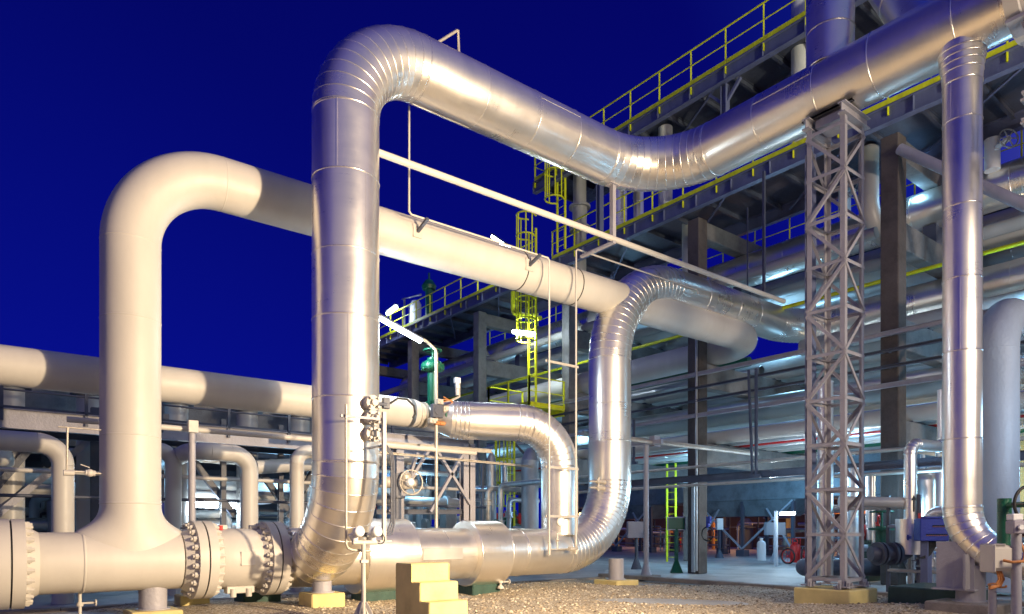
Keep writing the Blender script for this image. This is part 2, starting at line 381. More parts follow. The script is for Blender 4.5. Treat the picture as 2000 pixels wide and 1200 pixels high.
# ------------------------------------------------------------ pipes
def bend(c0, c, c1, R, n):
    """arc points round corner c"""
    a = (c0-c).normalized(); b = (c1-c).normalized(); th = a.angle(b); t = R/math.tan(th/2)
    p0, p1 = c+a*t, c+b*t; ctr = c+(a+b).normalized()*(R/math.sin(th/2))
    u = (p0-ctr).normalized(); ang = PI-th; ax = (p0-ctr).cross(p1-ctr).normalized()
    return [ctr + Matrix.Rotation(ang*i/n, 3, ax) @ (u*R) for i in range(n+1)]
def bead(mb, c, d, x, y, r, h=.008, w_=.014):
    mb.rings([c-d*w_, c-d*w_*.5, c+d*w_*.5, c+d*w_], [(x, y)]*4, [r-.002, r+h, r+h, r-.002], 64 if r > .3 else 32, True, False, tone=.2)
def clad_run(pts, r, mb, gore=False, n=64, sec=1.15, v0=0, long_seam=True):
    """metal-clad pipe: separate rolled sheets with a raised seam at each joint"""
    x = y = None
    T = [(pts[i+1]-pts[i]).normalized() for i in range(len(pts)-1)]
    x, y = perp(T[0]); J = []
    if not gore:
        L = (pts[-1]-pts[0]).length; k = max(1, round(L/sec)); 
        cuts = [0]+[L*(i+random.uniform(-.12, .12)/1)/k for i in range(1, k)]+[L]
        pts = [pts[0]+T[0]*c for c in cuts]; T = [T[0]]*(len(pts)-1)
    J = []
    for i in range(len(pts)):
        if i == 0: d = T[0]
        elif i == len(pts)-1: d = T[-1]
        else: d = (T[i-1]+T[i]).normalized()
        if i:
            q = J[-1][0].rotation_difference(d); x = q @ x; y = q @ y
        J.append((d, x.copy(), y.copy()))
    v = v0+random.random()*9
    for i in range(len(pts)-1):
        tn = random.random(); dr = random.uniform(-.0015, .0015)
        rr = r*(1/math.cos(T[i].angle(J[i][0])) if T[i].angle(J[i][0]) > 1e-4 else 1)
        if gore:                                     # tiny crown to each gore
            c0, c1 = pts[i], pts[i+1]
            mb.rings([c0, c1], [J[i][1:], J[i+1][1:]], [r+.001, r+.001], n, True, False, v, tn)
        else:
            mb.rings([pts[i], pts[i+1]], [J[i][1:], J[i+1][1:]], [r+dr, r+dr], n, True, False, v, tn)
            if long_seam:
                a = random.uniform(0, 6.28); o_ = (J[i][1]*math.cos(a)+J[i][2]*math.sin(a))
                mb.bar(pts[i]+o_*(r+.002), pts[i+1]+o_*(r+.002), .022, .008, o_)
        v += (pts[i+1]-pts[i]).length + 1.7
    for i in range(len(pts)):
        bead(mb, pts[i], J[i][0], J[i][1], J[i][2], r)
def plain_run(pts, r, mb, n=48, caps=True): mb.tube(pts, r, n, caps)
def pipe(name, label, cat, corners, r, mat, R=None, gores=11, clad=True, group=None, n=64, cap=True, straight='pipe_section'):
    C_ = [V(c) for c in corners]; R = R or r*3
    root = thing(name, label, cat, C_[0] if C_[0].z < C_[-1].z else C_[-1], group)
    segs = []; cur = C_[0]
    for i in range(1, len(C_)-1):
        arc = bend(C_[i-1], C_[i], C_[i+1], R[i-1] if isinstance(R, (list, tuple)) else R, gores if clad else 22)
        segs.append(('s', [cur, arc[0]])); segs.append(('e', arc)); cur = arc[-1]
    segs.append(('s', [cur, C_[-1]]))
    for k, p in segs:
        if (p[-1]-p[0]).length < .02: continue
        mb = MB()
        if clad: clad_run(p, r, mb, k == 'e', n)
        else:
            plain_run(p, r, mb, n)
            if k == 'e' and r > .2:
                for q, dd in ((p[0], p[1]-p[0]), (p[-1], p[-1]-p[-2])):
                    dd = dd.normalized(); mb.lathe([(r-.004, -.02), (r+.004, -.006), (r+.004, .006), (r-.004, .02)], q, dd, n, False)
        mb.build('elbow' if k == 'e' else straight, mat, root)
    return root

Y0 = 12.6; ZL = .91; ZA = 9.67
# A: the tall insulated loop, from the low header up, across and out over the lattice tower
A = pipe('insulated_pipe', 'giant silver clad pipe rising in the centre, bending over and crossing above the lattice tower', 'pipe',
         [(5.03, Y0, ZL), (5.03, 10.95, ZL), (5.03, 10.95, ZA), (12.8, 10.95, ZA), (12.8, 2.0, ZA)], .55, 'alu', R=[1.62, 1.35, 1.7], gores=12)
mb = MB(); clad_run([V((12.8, 6.68, ZA+.40)), V((12.8, 6.68, ZA+1.05))], .42, mb); clad_run([V((12.8, 6.68, ZA+1.05)), V((12.8, 6.68, 19))], .42, mb, sec=1.6); mb.build('branch_riser', 'alu', A)
mb = MB(); clad_run([V((12.85, 4.95, ZA+.1)), V((15.2, 8.0, 15.6))], .43, mb, sec=1.3); mb.build('inclined_branch', 'alu', A)
# B: drop leg at the right edge
B = pipe('insulated_pipe', 'slim silver clad pipe dropping from the big overhead pipe near the right edge', 'pipe',
         [(12.8, 4.47, ZA-.5), (12.8, 4.47, .93), (12.8, -1, .93)], .28, 'alu', R=.85, gores=10)
mb = MB(); x, y = perp(V((0, 0, -1)))
pr = [(.365, 0), (.345, .10), (.325, .2), (.310, .3), (.297, .42), (.285, .6)]
for (r0, h0), (r1, h1) in zip(pr, pr[1:]):
    mb.rings([V((12.8, 4.47, ZA-.42-h0)), V((12.8, 4.47, ZA-.42-h1))], [(x, y)]*2, [r0, r1], 48, True, False, h0, random.random())
    bead(mb, V((12.8, 4.47, ZA-.42-h1)), V((0, 0, -1)), x, y, r1)
mb.build('branch_collar', 'alu', B)
# D: second loop at the right end of the header, up and over to the rack
D = pipe('insulated_pipe', 'silver clad S-shaped pipe rising right of centre and running onto the pipe rack', 'pipe',
         [(9.9, Y0, ZL), (13.03, Y0, ZL), (13.03, Y0, 8.11), (22.2, Y0, 8.11), (22.2, 1, 8.11)], .54, 'alu', R=[1.75, 2.35, 1.7], gores=22)
# F: small elbow with reducer
Fk = V((9.28, 13.58, 3.98)); Fe = V((8.66, 13.93, 4.05))
F = pipe('insulated_pipe', 'short silver clad elbow pipe with tapered end beside the green valve', 'pipe',
         [(11.3, Y0, ZL+.4), (11.3, Y0, 3.97), Fk], .44, 'alu', R=1.05, gores=12)
mb = MB(); dF = (Fk-V((11.34, Y0, 3.97))).normalized(); dG = (Fe-Fk).normalized()
prev = Fk; rs = [.44, .435, .43, .42]
for i in range(4):
    d = dF.lerp(dG, (i+1)/4).normalized(); nx_ = prev+d*.09; clad_run([prev, nx_], rs[i], mb, True, 48); prev = nx_
x, y = perp(dG); Lc = .62
mb.rings([prev, prev+dG*Lc*.9], [(x, y)]*2, [.42, .27], 48, True, False, 0, .4); mb.rings([prev+dG*Lc*.9, prev+dG*Lc], [(x, y)]*2, [.25, .24], 48, True, True, 0, .6)
mb.build('tapered_reducer', 'alu', F)
Fend = prev+dG*Lc
# low header: cladding between the big elbow and the second loop, with two fat valve jackets
H = thing('insulated_pipe', 'low horizontal silver clad pipe with two fatter jackets behind the yellow steps', 'pipe', (7.4, Y0, ZL-.5))
mb = MB(); clad_run([V((4.62, Y0, ZL)), V((5.95, Y0, ZL))], .55, mb, sec=1.4); mb.lathe([(.40, -.10), (.55, 0)], (4.62, Y0, ZL), (1, 0, 0), 64); mb.build('pipe_section', 'alu', H)
mb = MB(); clad_run([V((6.95, Y0, ZL)), V((9.95, Y0, ZL))], .545, mb, sec=1.0); mb.build('pipe_section', 'alu', H)
for x0, x1, r in ((5.93, 7.05, .73), (8.52, 9.38, .71)):
    mb = MB(); mb.lathe([(.53, 0), (r-.01, 0), (r, .012), (r, x1-x0-.012), (r-.01, x1-x0), (.53, x1-x0)], (x0, Y0, ZL), (1, 0, 0), 72); 
    x, y = perp(V((1, 0, 0)))
    for q in (x0+.02, x1-.02): bead(mb, V((q, Y0, ZL)), V((1, 0, 0)), x, y, r, .005)
    mb.bar((x0+.03, Y0-r-.001, ZL+.02), (x1-.03, Y0-r-.001, ZL+.02), .02, .01, (0, -1, 0))
    mb.build('valve_jacket', 'alu', H)
mb = MB(); mb.box((7.65, Y0-.553, ZL+.02), (.95, .012, .24), bev=.004); mb.build('name_plate', 'alu', H)
# C: white painted loop
C = pipe('painted_pipe', 'thick cream painted pipe standing at left and bending over to run behind the silver riser', 'pipe',
         [(2.10, Y0, ZL+.925), (2.10, Y0, 7.37), (19.8, Y0, 7.37), (19.8, 44, 7.37)], .437, 'cream', R=[1.38, 1.35], clad=False)
for xx in (5.9, 8.3, 14.2, 16.8):
    mb = MB(); mb.lathe([(.434, -.014), (.4415, -.005), (.4415, .005), (.434, .014)], (xx, Y0, 7.37), (1, 0, 0), 64, False); mb.build('weld_seam', 'cream', C)
for zz in (2.9, 4.75):
    mb = MB(); mb.lathe([(.434, -.014), (.4415, -.005), (.4415, .005), (.434, .014)], (2.10, Y0, zz), (0, 0, 1), 64, False); mb.build('weld_seam', 'cream', C)
for xx in (9.9, 11.6):                                       # dark strap bands
    mb = MB(); mb.lathe([(.438, -.012), (.446, -.012), (.446, .012), (.438, .012)], (xx+.1, Y0, 7.37), (1, 0, 0), 48); mb.build('strap_band', 'black', C)
P = thing('painted_pipe', 'low cream painted header pipe with wide tee at the left of the photo', 'pipe', (1.8, Y0, ZL-.46))
r = .465
mb = MB(); mb.cyl((.70, Y0, ZL), (1.43, Y0, ZL), r, 64); mb.lathe([(r, 0), (r+.012, .012), (r+.012, .03), (r, .045)], (1.40, Y0, ZL), (1, 0, 0), 64, False); mb.build('pipe_section', 'cream', P)
mb = MB(); N = 64                                            # tee body: run plus flared branch
mb.cyl((1.43, Y0, ZL), (2.80, Y0, ZL), r+.004, 64)
base = len(mb.v); rows = 14
for j in range(rows+1):
    f = j/rows; 
    for k in range(N):
        a = 2*PI*k/N; ca, sa = math.cos(a), math.sin(a)
        e = (1-f)**2.6; rx = .437 + .36*e; ry = min(.437+.0*e, r)
        X = 2.10+rx*ca; Yy = Y0+ry*sa; zs = ZL+math.sqrt(max(0, (r+.003)**2-(ry*sa)**2))
        lo = zs-.0; zt = ZL+.92; hh = lo+(zt-lo)*f**1.0*1
        mb.v.append((X, Yy, hh if f > 0 else lo-.03))
for j in range(rows):
    for k in range(N): k2 = (k+1) % N; mb.quad([base+j*N+k, base+j*N+k2, base+(j+1)*N+k2, base+(j+1)*N+k], None, True)
mb.lathe([(.43, -.02), (.444, -.008), (.444, .008), (.43, .02)], (2.10, Y0, ZL+.922), (0, 0, 1), 64, False); mb.build('tee', 'cream', P)
# far grey painted pipe, behind the risers
Gp = pipe('painted_pipe', 'grey painted horizontal pipe passing behind the cream riser and the silver riser', 'pipe', [(-7, 14, 4.08), (7.9, 14, 4.08), (8.55, 14, 4.08)], .325, 'cream', R=.01, clad=False)
mb = MB(); mb.lathe([(.325, 0), (.315, .08), (.20, .42), (.19, .5)], (8.0, 14, 4.08), (1, 0, 0), 48, False); mb.build('tapered_reducer', 'cream', Gp)
for o_ in list(Gp.children):
    if o_.name.startswith('elbow') or (o_.name.startswith('pipe_section') and o_.dimensions.x < .7): bpy.data.objects.remove(o_)

# flanges with bolts
def flange(x, y, z, R, th, nb, label, pair=True, bolt_mat='cream', hub=1, rb=.465):
    f = thing('pipe_flange', label, 'flange', (x, y, z-R), 'bolted flanges of the cream header')
    parts = ((-1, x), (1, x)) if pair else ((1, x),)
    for sgn, xx in parts:
        mb = MB(); mb.lathe([(rb-.03, .012), (R, .012), (R, th), (R-.03, th+.004), (rb+.12, th+.004), (rb+.09, th+.03), (rb+.005, th+.17), (rb-.03, th+.17)], (x, y, z), (sgn, 0, 0), 72); mb.build('flange_disc', 'cream', f)
    mb = MB(); mb.cyl((x-.0115, y, z), (x+.0115, y, z), R-.02, 48); mb.build('gasket', 'black', f)
    b = MB(); rn = .047
    b.cyl((x-th, y, z), (x+th, y, z), rn*.5, 8)
    for sgn in (-1, 1):
        if not pair and sgn < 0: continue
        for L0, rr, k in ((th+.005, rn, 6), ):
            x_, y_ = perp(V((1, 0, 0)))
            b.rings([V((x+sgn*L0, y, z)), V((x+sgn*(L0+.062), y, z))], [(x_, y_)]*2, [rr, rr], 6, False, True)
            b.rings([V((x+sgn*(L0+.062), y, z)), V((x+sgn*(L0+.095), y, z))], [(x_, y_)]*2, [rr*.55]*2, 10, False, True)
    first = None
    for k in range(nb):
        a = 2*PI*(k+.5)/nb; off = V((0, math.cos(a)*(R-.075), math.sin(a)*(R-.075)))
        if first is None:
            first = b.build('bolt', bolt_mat, f); o_ = first
        else: o_ = first.copy(); S.collection.objects.link(o_)
        o_.location = off
    return f
flange(.52, Y0, ZL, .66, .17, 24, 'bolted flange pair cut by the left edge of the photo')
flange(3.14, Y0, ZL, .66, .15, 24, 'left bolted flange pair of the cream ball valve')
flange(4.33, Y0, ZL, .66, .15, 24, 'right bolted flange pair of the cream ball valve, next to silver cladding')
vb = thing('ball_valve', 'cream ball valve body with square tag between two bolted flanges', 'valve', (3.73, Y0, ZL-.5))
mb = MB(); mb.lathe([(.44, -.45), (.47, -.42), (.51, -.3), (.53, -.12), (.53, .12), (.51, .3), (.47, .42), (.44, .45)], (3.73, Y0, ZL), (1, 0, 0), 64, False); mb.build('valve_body', 'cream', vb)
mb = MB(); mb.box((3.78, Y0-.535, ZL+.02), (.24, .02, .24), bev=.004); mb.build('tag_plate', 'cream', vb)
mb = MB(); mb.box((3.73, Y0-.2, ZL-.52), (.46, .2, .12), bev=.01); mb.cyl((3.60, Y0-.3, ZL-.50), (3.60, Y0-.3, ZL-.64), .05); mb.cyl((3.86, Y0-.3, ZL-.50), (3.86, Y0-.3, ZL-.64), .05); mb.build('foot', 'cream', vb)
for dx in (-.22, .3):
    mb = MB(); mb.box((3.73+dx, Y0, ZL+.53), (.14, .1, .12), bev=.01); mb.build('lifting_lug', 'cream', vb)
mb = MB(); mb.cyl((3.45, Y0-.1, ZL+.50), (3.45, Y0-.1, ZL+.58), .035); mb.build('plug', 'red', vb)

# column supports with plinths
def support(x, y, r, z0, z1, pl, label, mat='mauve', pmat='sand'):
    t = thing('pipe_support', label, 'support', (x, y, 0), 'stub columns under the pipes')
    mb = MB(); mb.cyl((x, y, z0), (x, y, z1), r, 40); mb.lathe([(r+.05, 0), (r+.05, .02)], (x, y, z0), n=40); mb.build('column', mat, t)
    if pl: mb = MB(); mb.box((x, y, z0/2-.02), (pl, pl, z0+.04), bev=.02); mb.build('plinth', pmat, t)
support(2.42, Y0, .21, .12, .6, .75, 'thick mauve stub column under the cream tee')
support(5.03, 11.95, .17, .30, .62, .62, 'stub column on sand coloured plinth below the silver riser')
support(12.95, 12.3, .19, .17, .70, .8, 'stub column on flat plinth under the right silver bend')
support(12.8, 4.35, .21, .26, .85, 1.0, 'mauve stub column under the slim silver drop pipe', pmat='kerb')
mb = MB(); mb.box((12.6, 4.5, .85), (.03, .55, .75)); mb.box((12.8, 4.5, .46), (.62, .62, .03)); mb.box((12.6, 4.3, .75), (.4, .03, .55)); 
tag(mb.build('saddle_plate', 'mauve'), 'flat mauve gusset plates cradling the slim silver bend', 'support')
for k, (x, y, sx, sy, h, lb) in enumerate(((6.45, Y0+.1, .75, .6, .30, 'dark green plinth under the left fat jacket'), (9.0, Y0+.1, .75, .6, .30, 'dark green plinth under the right fat jacket'),
        (4.4, 13.5, .7, .6, .32, 'dark green plinth behind the ball valve'), (13.9, 5.2, 1.5, 1.2, .40, 'large green plinth behind the slim silver bend'))):
    mb = MB(); mb.box((x, y, h/2-.02), (sx, sy, h+.04), bev=.02)
    tag(mb.build('plinth', 'dkgreen'), lb, 'plinth', 'green plinths')
mb = MB(); mb.box((11.75, 12.3, .06), (1.3, .7, .10), bev=.01); 
# steps
mb = MB(); st = [(7.46, .24), (7.69, .48), (7.92, .72), (8.15, .96)]; X0, X1, YB = 4.67, 5.27, 8.58
prof = [(7.46, -.03)]
for i, (yy, zz) in enumerate(st):
    prof.append((yy, zz)); prof.append((st[i+1][0] if i < 3 else YB, zz))
prof.append((YB, -.03))
pp = []
for i, p in enumerate(prof):                                  # chamfer outer corners
    a, c = V((*prof[i-1], 0)), V((*prof[(i+1) % len(prof)], 0)); q = V((*p, 0)); rr = .015
    pp.append(tuple(q+(a-q).normalized()*rr)[:2]); pp.append(tuple(q+(c-q).normalized()*rr)[:2])
n = len(pp)
for (xa, ins) in ((X0, .012), (X0+.012, 0), (X1-.012, 0), (X1, .012)):
    cy, cz = 8.05, .45
    for (a, b) in pp: mb.v.append((xa, a+(ins if a < cy else -ins), b-(ins if b > .1 else 0)))
for k in range(3):
    for i in range(n): j = (i+1) % n; mb.quad([k*n+i, k*n+j, (k+1)*n+j, (k+1)*n+i])
def capfaces(off, flip):
    # split side face into column quads so that the concave outline fills properly
    ys = sorted({round(mb.v[off+i][1], 4) for i in range(n)})
    mb.f.append(tuple(range(off, off+n)) if flip else tuple(range(off+n-1, off-1, -1))); mb.sm.append(False); mb.tone.append(.5); mb.uv.append([(0, 0)]*n)
capfaces(0, False); capfaces(3*n, True)
tag(mb.build('concrete_steps', 'sand'), 'block of sand painted concrete steps in front of the low silver pipe', 'steps')

# ------------------------------------------------------------ lattice tower
def lattice(xa, xb, ya, yb, z0, z1, npan, label, leg=.09, mat='mauve'):
    t = thing('lattice_tower', label, 'tower', ((xa+xb)/2, (ya+yb)/2, 0))
    cs = [(xa, ya), (xb, ya), (xb, yb), (xa, yb)]; sg = [(1, 1), (-1, 1), (-1, -1), (1, -1)]
    for (x, y), (sx, sy) in zip(cs, sg):
        mb = MB(); mb.box((x+sx*leg/2, y+sy*.006, (z0+z1)/2), (leg, .012, z1-z0)); mb.box((x+sx*.006, y+sy*(leg/2+.0065), (z0+z1)/2), (.012, leg-.013, z1-z0))
        mb.box((x+sx*.05, y+sy*.05, z0+.012), (.26, .26, .024)); mb.build('leg', mat, t)
    ph = (z1-z0-.25)/npan
    for k in range(4):
        (x0, y0), (x1, y1) = cs[k], cs[(k+1) % 4]; nrm = V((y1-y0, -(x1-x0), 0)).normalized()*.006
        for j in range(npan+1):
            z = z0+.12+ph*j
            a, b = V((x0, y0, z))+nrm, V((x1, y1, z))+nrm
            mb = MB(); mb.bar(a, b, .008, .052); mb.bar(a-nrm*5+V((0, 0, .035)), b-nrm*5+V((0, 0, .035)), .06, .008); mb.build('horizontal_bar', mat, t)
            if j < npan:
                c, d = (a+V((0, 0, .03)), b+V((0, 0, ph-.03))) if (j+k) % 2 else (b+V((0, 0, .03)), a+V((0, 0, ph-.03)))
                mb = MB(); off = nrm*1.5; mb.bar(c+off, d+off, .008, .048); 
                dd = (d-c).normalized(); up = dd.cross(nrm.normalized()); mb.bar(c+off-nrm*4+up*.03, d+off-nrm*4+up*.03, .055, .008, up); mb.build('diagonal_bar', mat, t)
    return t
LT = lattice(12.44, 13.16, 6.22, 6.94, .38, 8.88, 10, 'tall grey lattice steel tower carrying the overhead silver pipe')
mb = MB(); mb.ibeam((12.35, 6.24, 8.99), (13.3, 6.24, 8.99), .14, .2); mb.ibeam((12.35, 6.92, 8.99), (13.3, 6.92, 8.99), .14, .2)
mb.ibeam((12.5, 6.1, 9.105), (12.5, 7.05, 9.105), .1, .02); mb.box((12.8, 6.58, 8.99), (.5, .5, .15)); mb.build('top_frame', 'mauve', LT)
mb = MB(); mb.box((12.8, 6.58, .17), (1.06, 1.06, .34), bev=.02); mb.build('plinth', 'sand', LT)
mb = MB(); mb.ibeam((12.3, 6.3, .36), (13.3, 6.3, .36), .1, .03); 
for (x, y) in ((12.5, 6.2), (12.38, 6.3), (13.1, 6.2), (12.38, 6.86)):
    mb.box((x, y-.02, .44), (.16, .012, .14)); mb.cyl((x-.05, y-.05, .36), (x-.05, y-.05, .46), .018, 8); mb.cyl((x+.06, y-.05, .36), (x+.06, y-.05, .46), .018, 8)
mb.build('base_gussets', 'mauve', LT)
mb = MB(); mb.ibeam((12.95, 7.15, .3), (12.95, 7.15, 8.7), .15, .15, .014); 
tag(mb.build('steel_column', 'blue' if False else 'bluesteel'), 'dark blue steel column directly behind the lattice tower', 'column')
# trestle at the upper right edge
t = thing('steel_trestle', 'grey steel trestle head under the overhead pipe at the top right corner', 'trestle', (12.8, 3.3, 6.6))
mb = MB(); mb.box((12.8, 3.45, 8.98), (1.15, .5, .05)); mb.ibeam((12.5, 3.3, 9.06), (13.1, 3.3, 9.06), .3, .2); mb.build('saddle', 'mauve', t)
for sx in (-1, 1):
    mb = MB(); mb.bar((12.8+sx*.45, 3.45, 8.95), (12.8+sx*.3, 3.1, 7.75), .2, .02); mb.bar((12.8+sx*.45, 3.45, 8.95), (12.8+sx*.3, 3.1, 7.75), .02, .18); mb.build('bracket', 'mauve', t)
mb = MB(); mb.ibeam((12.2, 3.45, 7.55), (12.2, 1.0, 7.55), .3, .42, .03); mb.ibeam((13.4, 3.45, 7.55), (13.4, 1.0, 7.55), .3, .42, .03); mb.ibeam((12.1, 3.35, 7.5), (13.5, 3.35, 7.5), .25, .36, .03); mb.build('beam', 'mauve', t)
mb = MB(); mb.bar((12.2, 3.4, 7.4), (12.2, 2.2, 5.9), .16, .16); mb.ibeam((12.2, 2.3, .3), (12.2, 2.3, 7.35), .25, .25, .02); mb.ibeam((13.4, 2.3, .3), (13.4, 2.3, 7.35), .25, .25, .02); mb.build('post', 'mauve', t)
mb = MB(); mb.lathe([(.55, 0), (.72, .02), (.72, .2), (.70, .22), (.66, .5), (.66, 1.6)], (12.8, 3.75, ZA), (0, -1, 0), 56); mb.build('cream_sleeve', 'cream', A)

# ------------------------------------------------------------ concrete rack frames
RX0, RX1 = 19.0, 26.6
fl = {2.06: 'nearest concrete rack frame beyond the right edge', 8.23: 'brown concrete rack frame right of the lattice tower', 14.4: 'brown concrete rack frame left of the lattice tower',
      20.57: 'concrete rack frame behind the yellow caged ladder', 26.74: 'concrete rack frame behind the green valve and silver reducer', 32.9: 'distant concrete rack frame behind the large tube lamp', 39.1: 'farthest concrete rack frame at the end of the yellow railing'}
for yy, lb in fl.items():
    t = thing('concrete_gantry', lb, 'pipe rack', (RX0, yy, 0), 'concrete frames of the pipe rack')
    for xx in (RX0, RX1):
        mb = MB(); mb.box((xx, yy, 5.8), (.46, .46, 11.6), bev=.025); mb.build('column', 'concbrown' if xx == RX0 and yy < 16 else 'conc', t)  # darker brown concrete on the near front columns
    for z0, z1 in ((3.55, 4.27), (6.1, 6.9), (8.7, 9.4), (11.0, 11.55)):
        mb = MB(); mb.box(((RX0+RX1)/2, yy, (z0+z1)/2), (RX1-RX0-.466, .40, z1-z0), bev=.02); mb.build('beam', 'conc', t)
# decks
def deck(name, label, x0, x1, y0, y1, z, mat='steel', jo=1.28):
    t = thing(name, label, 'walkway', (x0, (y0+y1)/2, z-.5))
    for xx, sg in ((x0, 1), (x1, -1)):
        mb = MB(); mb.ibeam((xx, y0, z-.24), (xx, y1, z-.24), .2, .44, .025)
        k = int((y1-y0)/jo)
        for i in range(k+1): yy = y0+(y1-y0)*i/max(1, k); mb.box((xx-sg*.05, yy, z-.24), (.09, .012, .38))
        mb.build('side_beam', 'bluesteel', t)
    mb = MB(); mb.box(((x0+x1)/2, (y0+y1)/2, z), (x1-x0+.16, y1-y0, .03)); mb.build('deck_plate', mat, t)
    k = int((y1-y0)/jo); f = None
    for i in range(k+1):
        yy = y0+.06+(y1-y0-.12)*i/max(1, k)
        if f is None:
            mb = MB(); mb.ibeam((x0+.11, yy, z-.115), (x1-.11, yy, z-.115), .09, .18, .014); f = mb.build('joist', 'steel', t); f0 = yy
        else: c = f.copy(); S.collection.objects.link(c); c.location.y += yy-f0
    mb = MB()
    for i in range(int((y1-y0)/4)): yy = y0+4*i; mb.bar((x0+.1, yy, z-.26), (x1-.1, yy+3.6, z-.26), .06, .05)
    mb.build('bracing', 'bluesteel', t)
    return t
deck('steel_walkway', 'long lower steel walkway on top of the concrete rack with yellow railing', 18.68, 21.6, 1, 40.5, 12.3)
deck('steel_walkway', 'upper steel walkway high against the sky behind the overhead pipe', 18.2, 20.4, 5, 21.8, 15.5)
deck('steel_walkway', 'back lower walkway along the far side of the concrete rack', 24.2, 27.0, 1, 34, 12.0)
for k, yy in enumerate((7.0, 12.85, 18.2)):
    mb = MB(); mb.ibeam((18.3, yy, 12.33), (18.3, yy, 15.0), .2, .2, .02); mb.bar((18.3, yy, 14.4), (18.3, yy+.55, 14.98), .08); mb.bar((18.3, yy, 14.4), (18.3, yy-.55, 14.98), .08)
    tag(mb.build('steel_post', 'bluesteel'), ('steel post of the upper walkway above the overhead pipe, nearest the right edge', 'steel post under the upper walkway seen between walkway and overhead pipe', 'steel post under the far end of the upper walkway')[k], 'post', 'posts of the upper walkway')
def railing(label, a, b, n, h=1.1, ext=.16, group='yellow railings'):
    a, b = V(a), V(b); d = (b-a); t = thing('railing', label, 'railing', a, group)
    mb = MB(); mb.tube([a+V((0, 0, h)), b+V((0, 0, h))], .028, 10); mb.build('top_rail', 'yellow', t)
    mb = MB(); mb.tube([a+V((0, 0, h*.55)), b+V((0, 0, h*.55))], .019, 8); mb.build('middle_rail', 'yellow', t)
    mb = MB(); mb.bar(a+V((0, 0, .07)), b+V((0, 0, .07)), .012, .13); mb.build('kick_plate', 'yellow', t)
    dn = d.normalized(); sd = dn.cross(V((0, 0, 1)))*.035
    for i in range(n+1):
        p = a+d*(i/n); q = p+sd; mb = MB(); mb.bar(q+V((0, 0, -ext-.1)), q+V((0, 0, h-.02)), .07, .012, (0, 0, 1)); mb.bar(q+V((0, 0, -ext-.1)), q+V((0, 0, h-.02)), .012, .05); mb.build('post', 'yellow', t)
    return t
railing('yellow railing along the front edge of the high upper walkway', (18.12, 5.03, 15.5), (18.12, 21.7, 15.5), 13)
railing('short yellow railing across the far end of the upper walkway', (18.15, 21.75, 15.5), (20.4, 21.75, 15.5), 2)
railing('long yellow railing of the lower walkway right of the caged ladder', (18.6, 3, 12.3), (18.6, 21.2, 12.3), 14)
railing('yellow railing of the lower walkway left of the caged ladder', (18.6, 22.2, 12.3), (18.6, 40.4, 12.3), 13)
railing('yellow railing on the back walkway seen through the rack', (24.12, 4, 12.0), (24.12, 33, 12.0), 20)
# caged ladders
def ladder(label, x, y, z0, z1, cage, plain_z=None, ori=0, wd=.45):
    t = thing('caged_ladder' if cage else 'ladder', label, 'ladder', (x, y, z0), 'yellow ladders')
    for s in (-1, 1): mb = MB(); mb.bar((x, y+s*wd/2, z0), (x, y+s*wd/2, z1), .09, .04); mb.build('stile', 'yellow', t)
    mb = MB(); k = int((z1-z0)/.3)
    for i in range(k): mb.cyl((x, y-wd/2, z0+.2+.3*i), (x, y+wd/2, z0+.2+.3*i), .013, 6)
    mb.build('rungs', 'yellow', t)
    if cage:
        c0, c1 = cage; R = .36; cx = x-.36; 
        zz = c0
        while zz <= c1+.01:
            mb = MB(); pts = [V((cx+.36, y-.24, zz))]+[V((cx+R*math.cos(a), y+R*math.sin(a), zz)) for a in [-.75+(-2*PI+1.5)*i/16 for i in range(17)]]+[V((cx+.36, y+.24, zz))]
            mb.tube(pts, .032, 6, True); mb.build('hoop', 'yellow', t); zz += (c1-c0)/max(1, round((c1-c0)/.9))
        for a in (PI, PI*.7, PI*1.3, PI*.45, PI*1.55):
            mb = MB(); mb.bar((cx+R*math.cos(a), y+R*math.sin(a), c0), (cx+R*math.cos(a), y+R*math.sin(a), c1), .055, .015); mb.build('cage_strip', 'yellow', t)
    return t
ladder('tall yellow caged ladder climbing to the lower walkway', 18.0, 21.7, 6.3, 13.5, (9.0, 14.0))
ladder('yellow caged ladder from the ground up to the small yellow platform', 17.6, 22.6, .2, 6.3, (2.4, 6.2))
ladder('short yellow ladder between lower and upper walkway', 18.3, 20.3, 12.3, 16.4, (14.2, 16.3))
pt = thing('access_platform', 'small yellow access platform halfway up the caged ladder', 'platform', (17.6, 21.8, 6.0))
mb = MB(); mb.box((17.75, 21.8, 6.15), (1.8, 2.6, .05)); mb.ibeam((16.86, 20.5, 6.02), (16.86, 23.1, 6.02), .1, .2); mb.ibeam((18.62, 20.5, 6.02), (18.62, 23.1, 6.02), .1, .2); mb.build('deck_plate', 'yellow', pt)
def pr_(a, b, n):
    a, b = V(a), V(b); mb = MB()
    mb.tube([a+V((0, 0, 1.1)), b+V((0, 0, 1.1))], .026, 8); mb.tube([a+V((0, 0, .55)), b+V((0, 0, .55))], .02, 8); mb.bar(a+V((0, 0, .08)), b+V((0, 0, .08)), .012, .13)
    for i in range(n+1): p = a+(b-a)*(i/n); mb.bar(p, p+V((0, 0, 1.1)), .06, .06)
    mb.build('guard_rail', 'yellow', pt)
pr_((16.85, 20.5, 6.17), (16.85, 23.1, 6.17), 2); pr_((16.85, 20.5, 6.17), (18.62, 20.5, 6.17), 1); pr_((16.85, 23.1, 6.17), (18.62, 23.1, 6.17), 1)
for (x, y) in ((16.9, 20.6), (16.9, 23.0)): mb = MB(); mb.bar((x, y, 6.0), (18.7, y, 4.6), .08); mb.build('strut', 'steel', pt)
ladder('bright yellow ladder standing behind the green notice board', 23.2, 18.9, .1, 4.2, None)

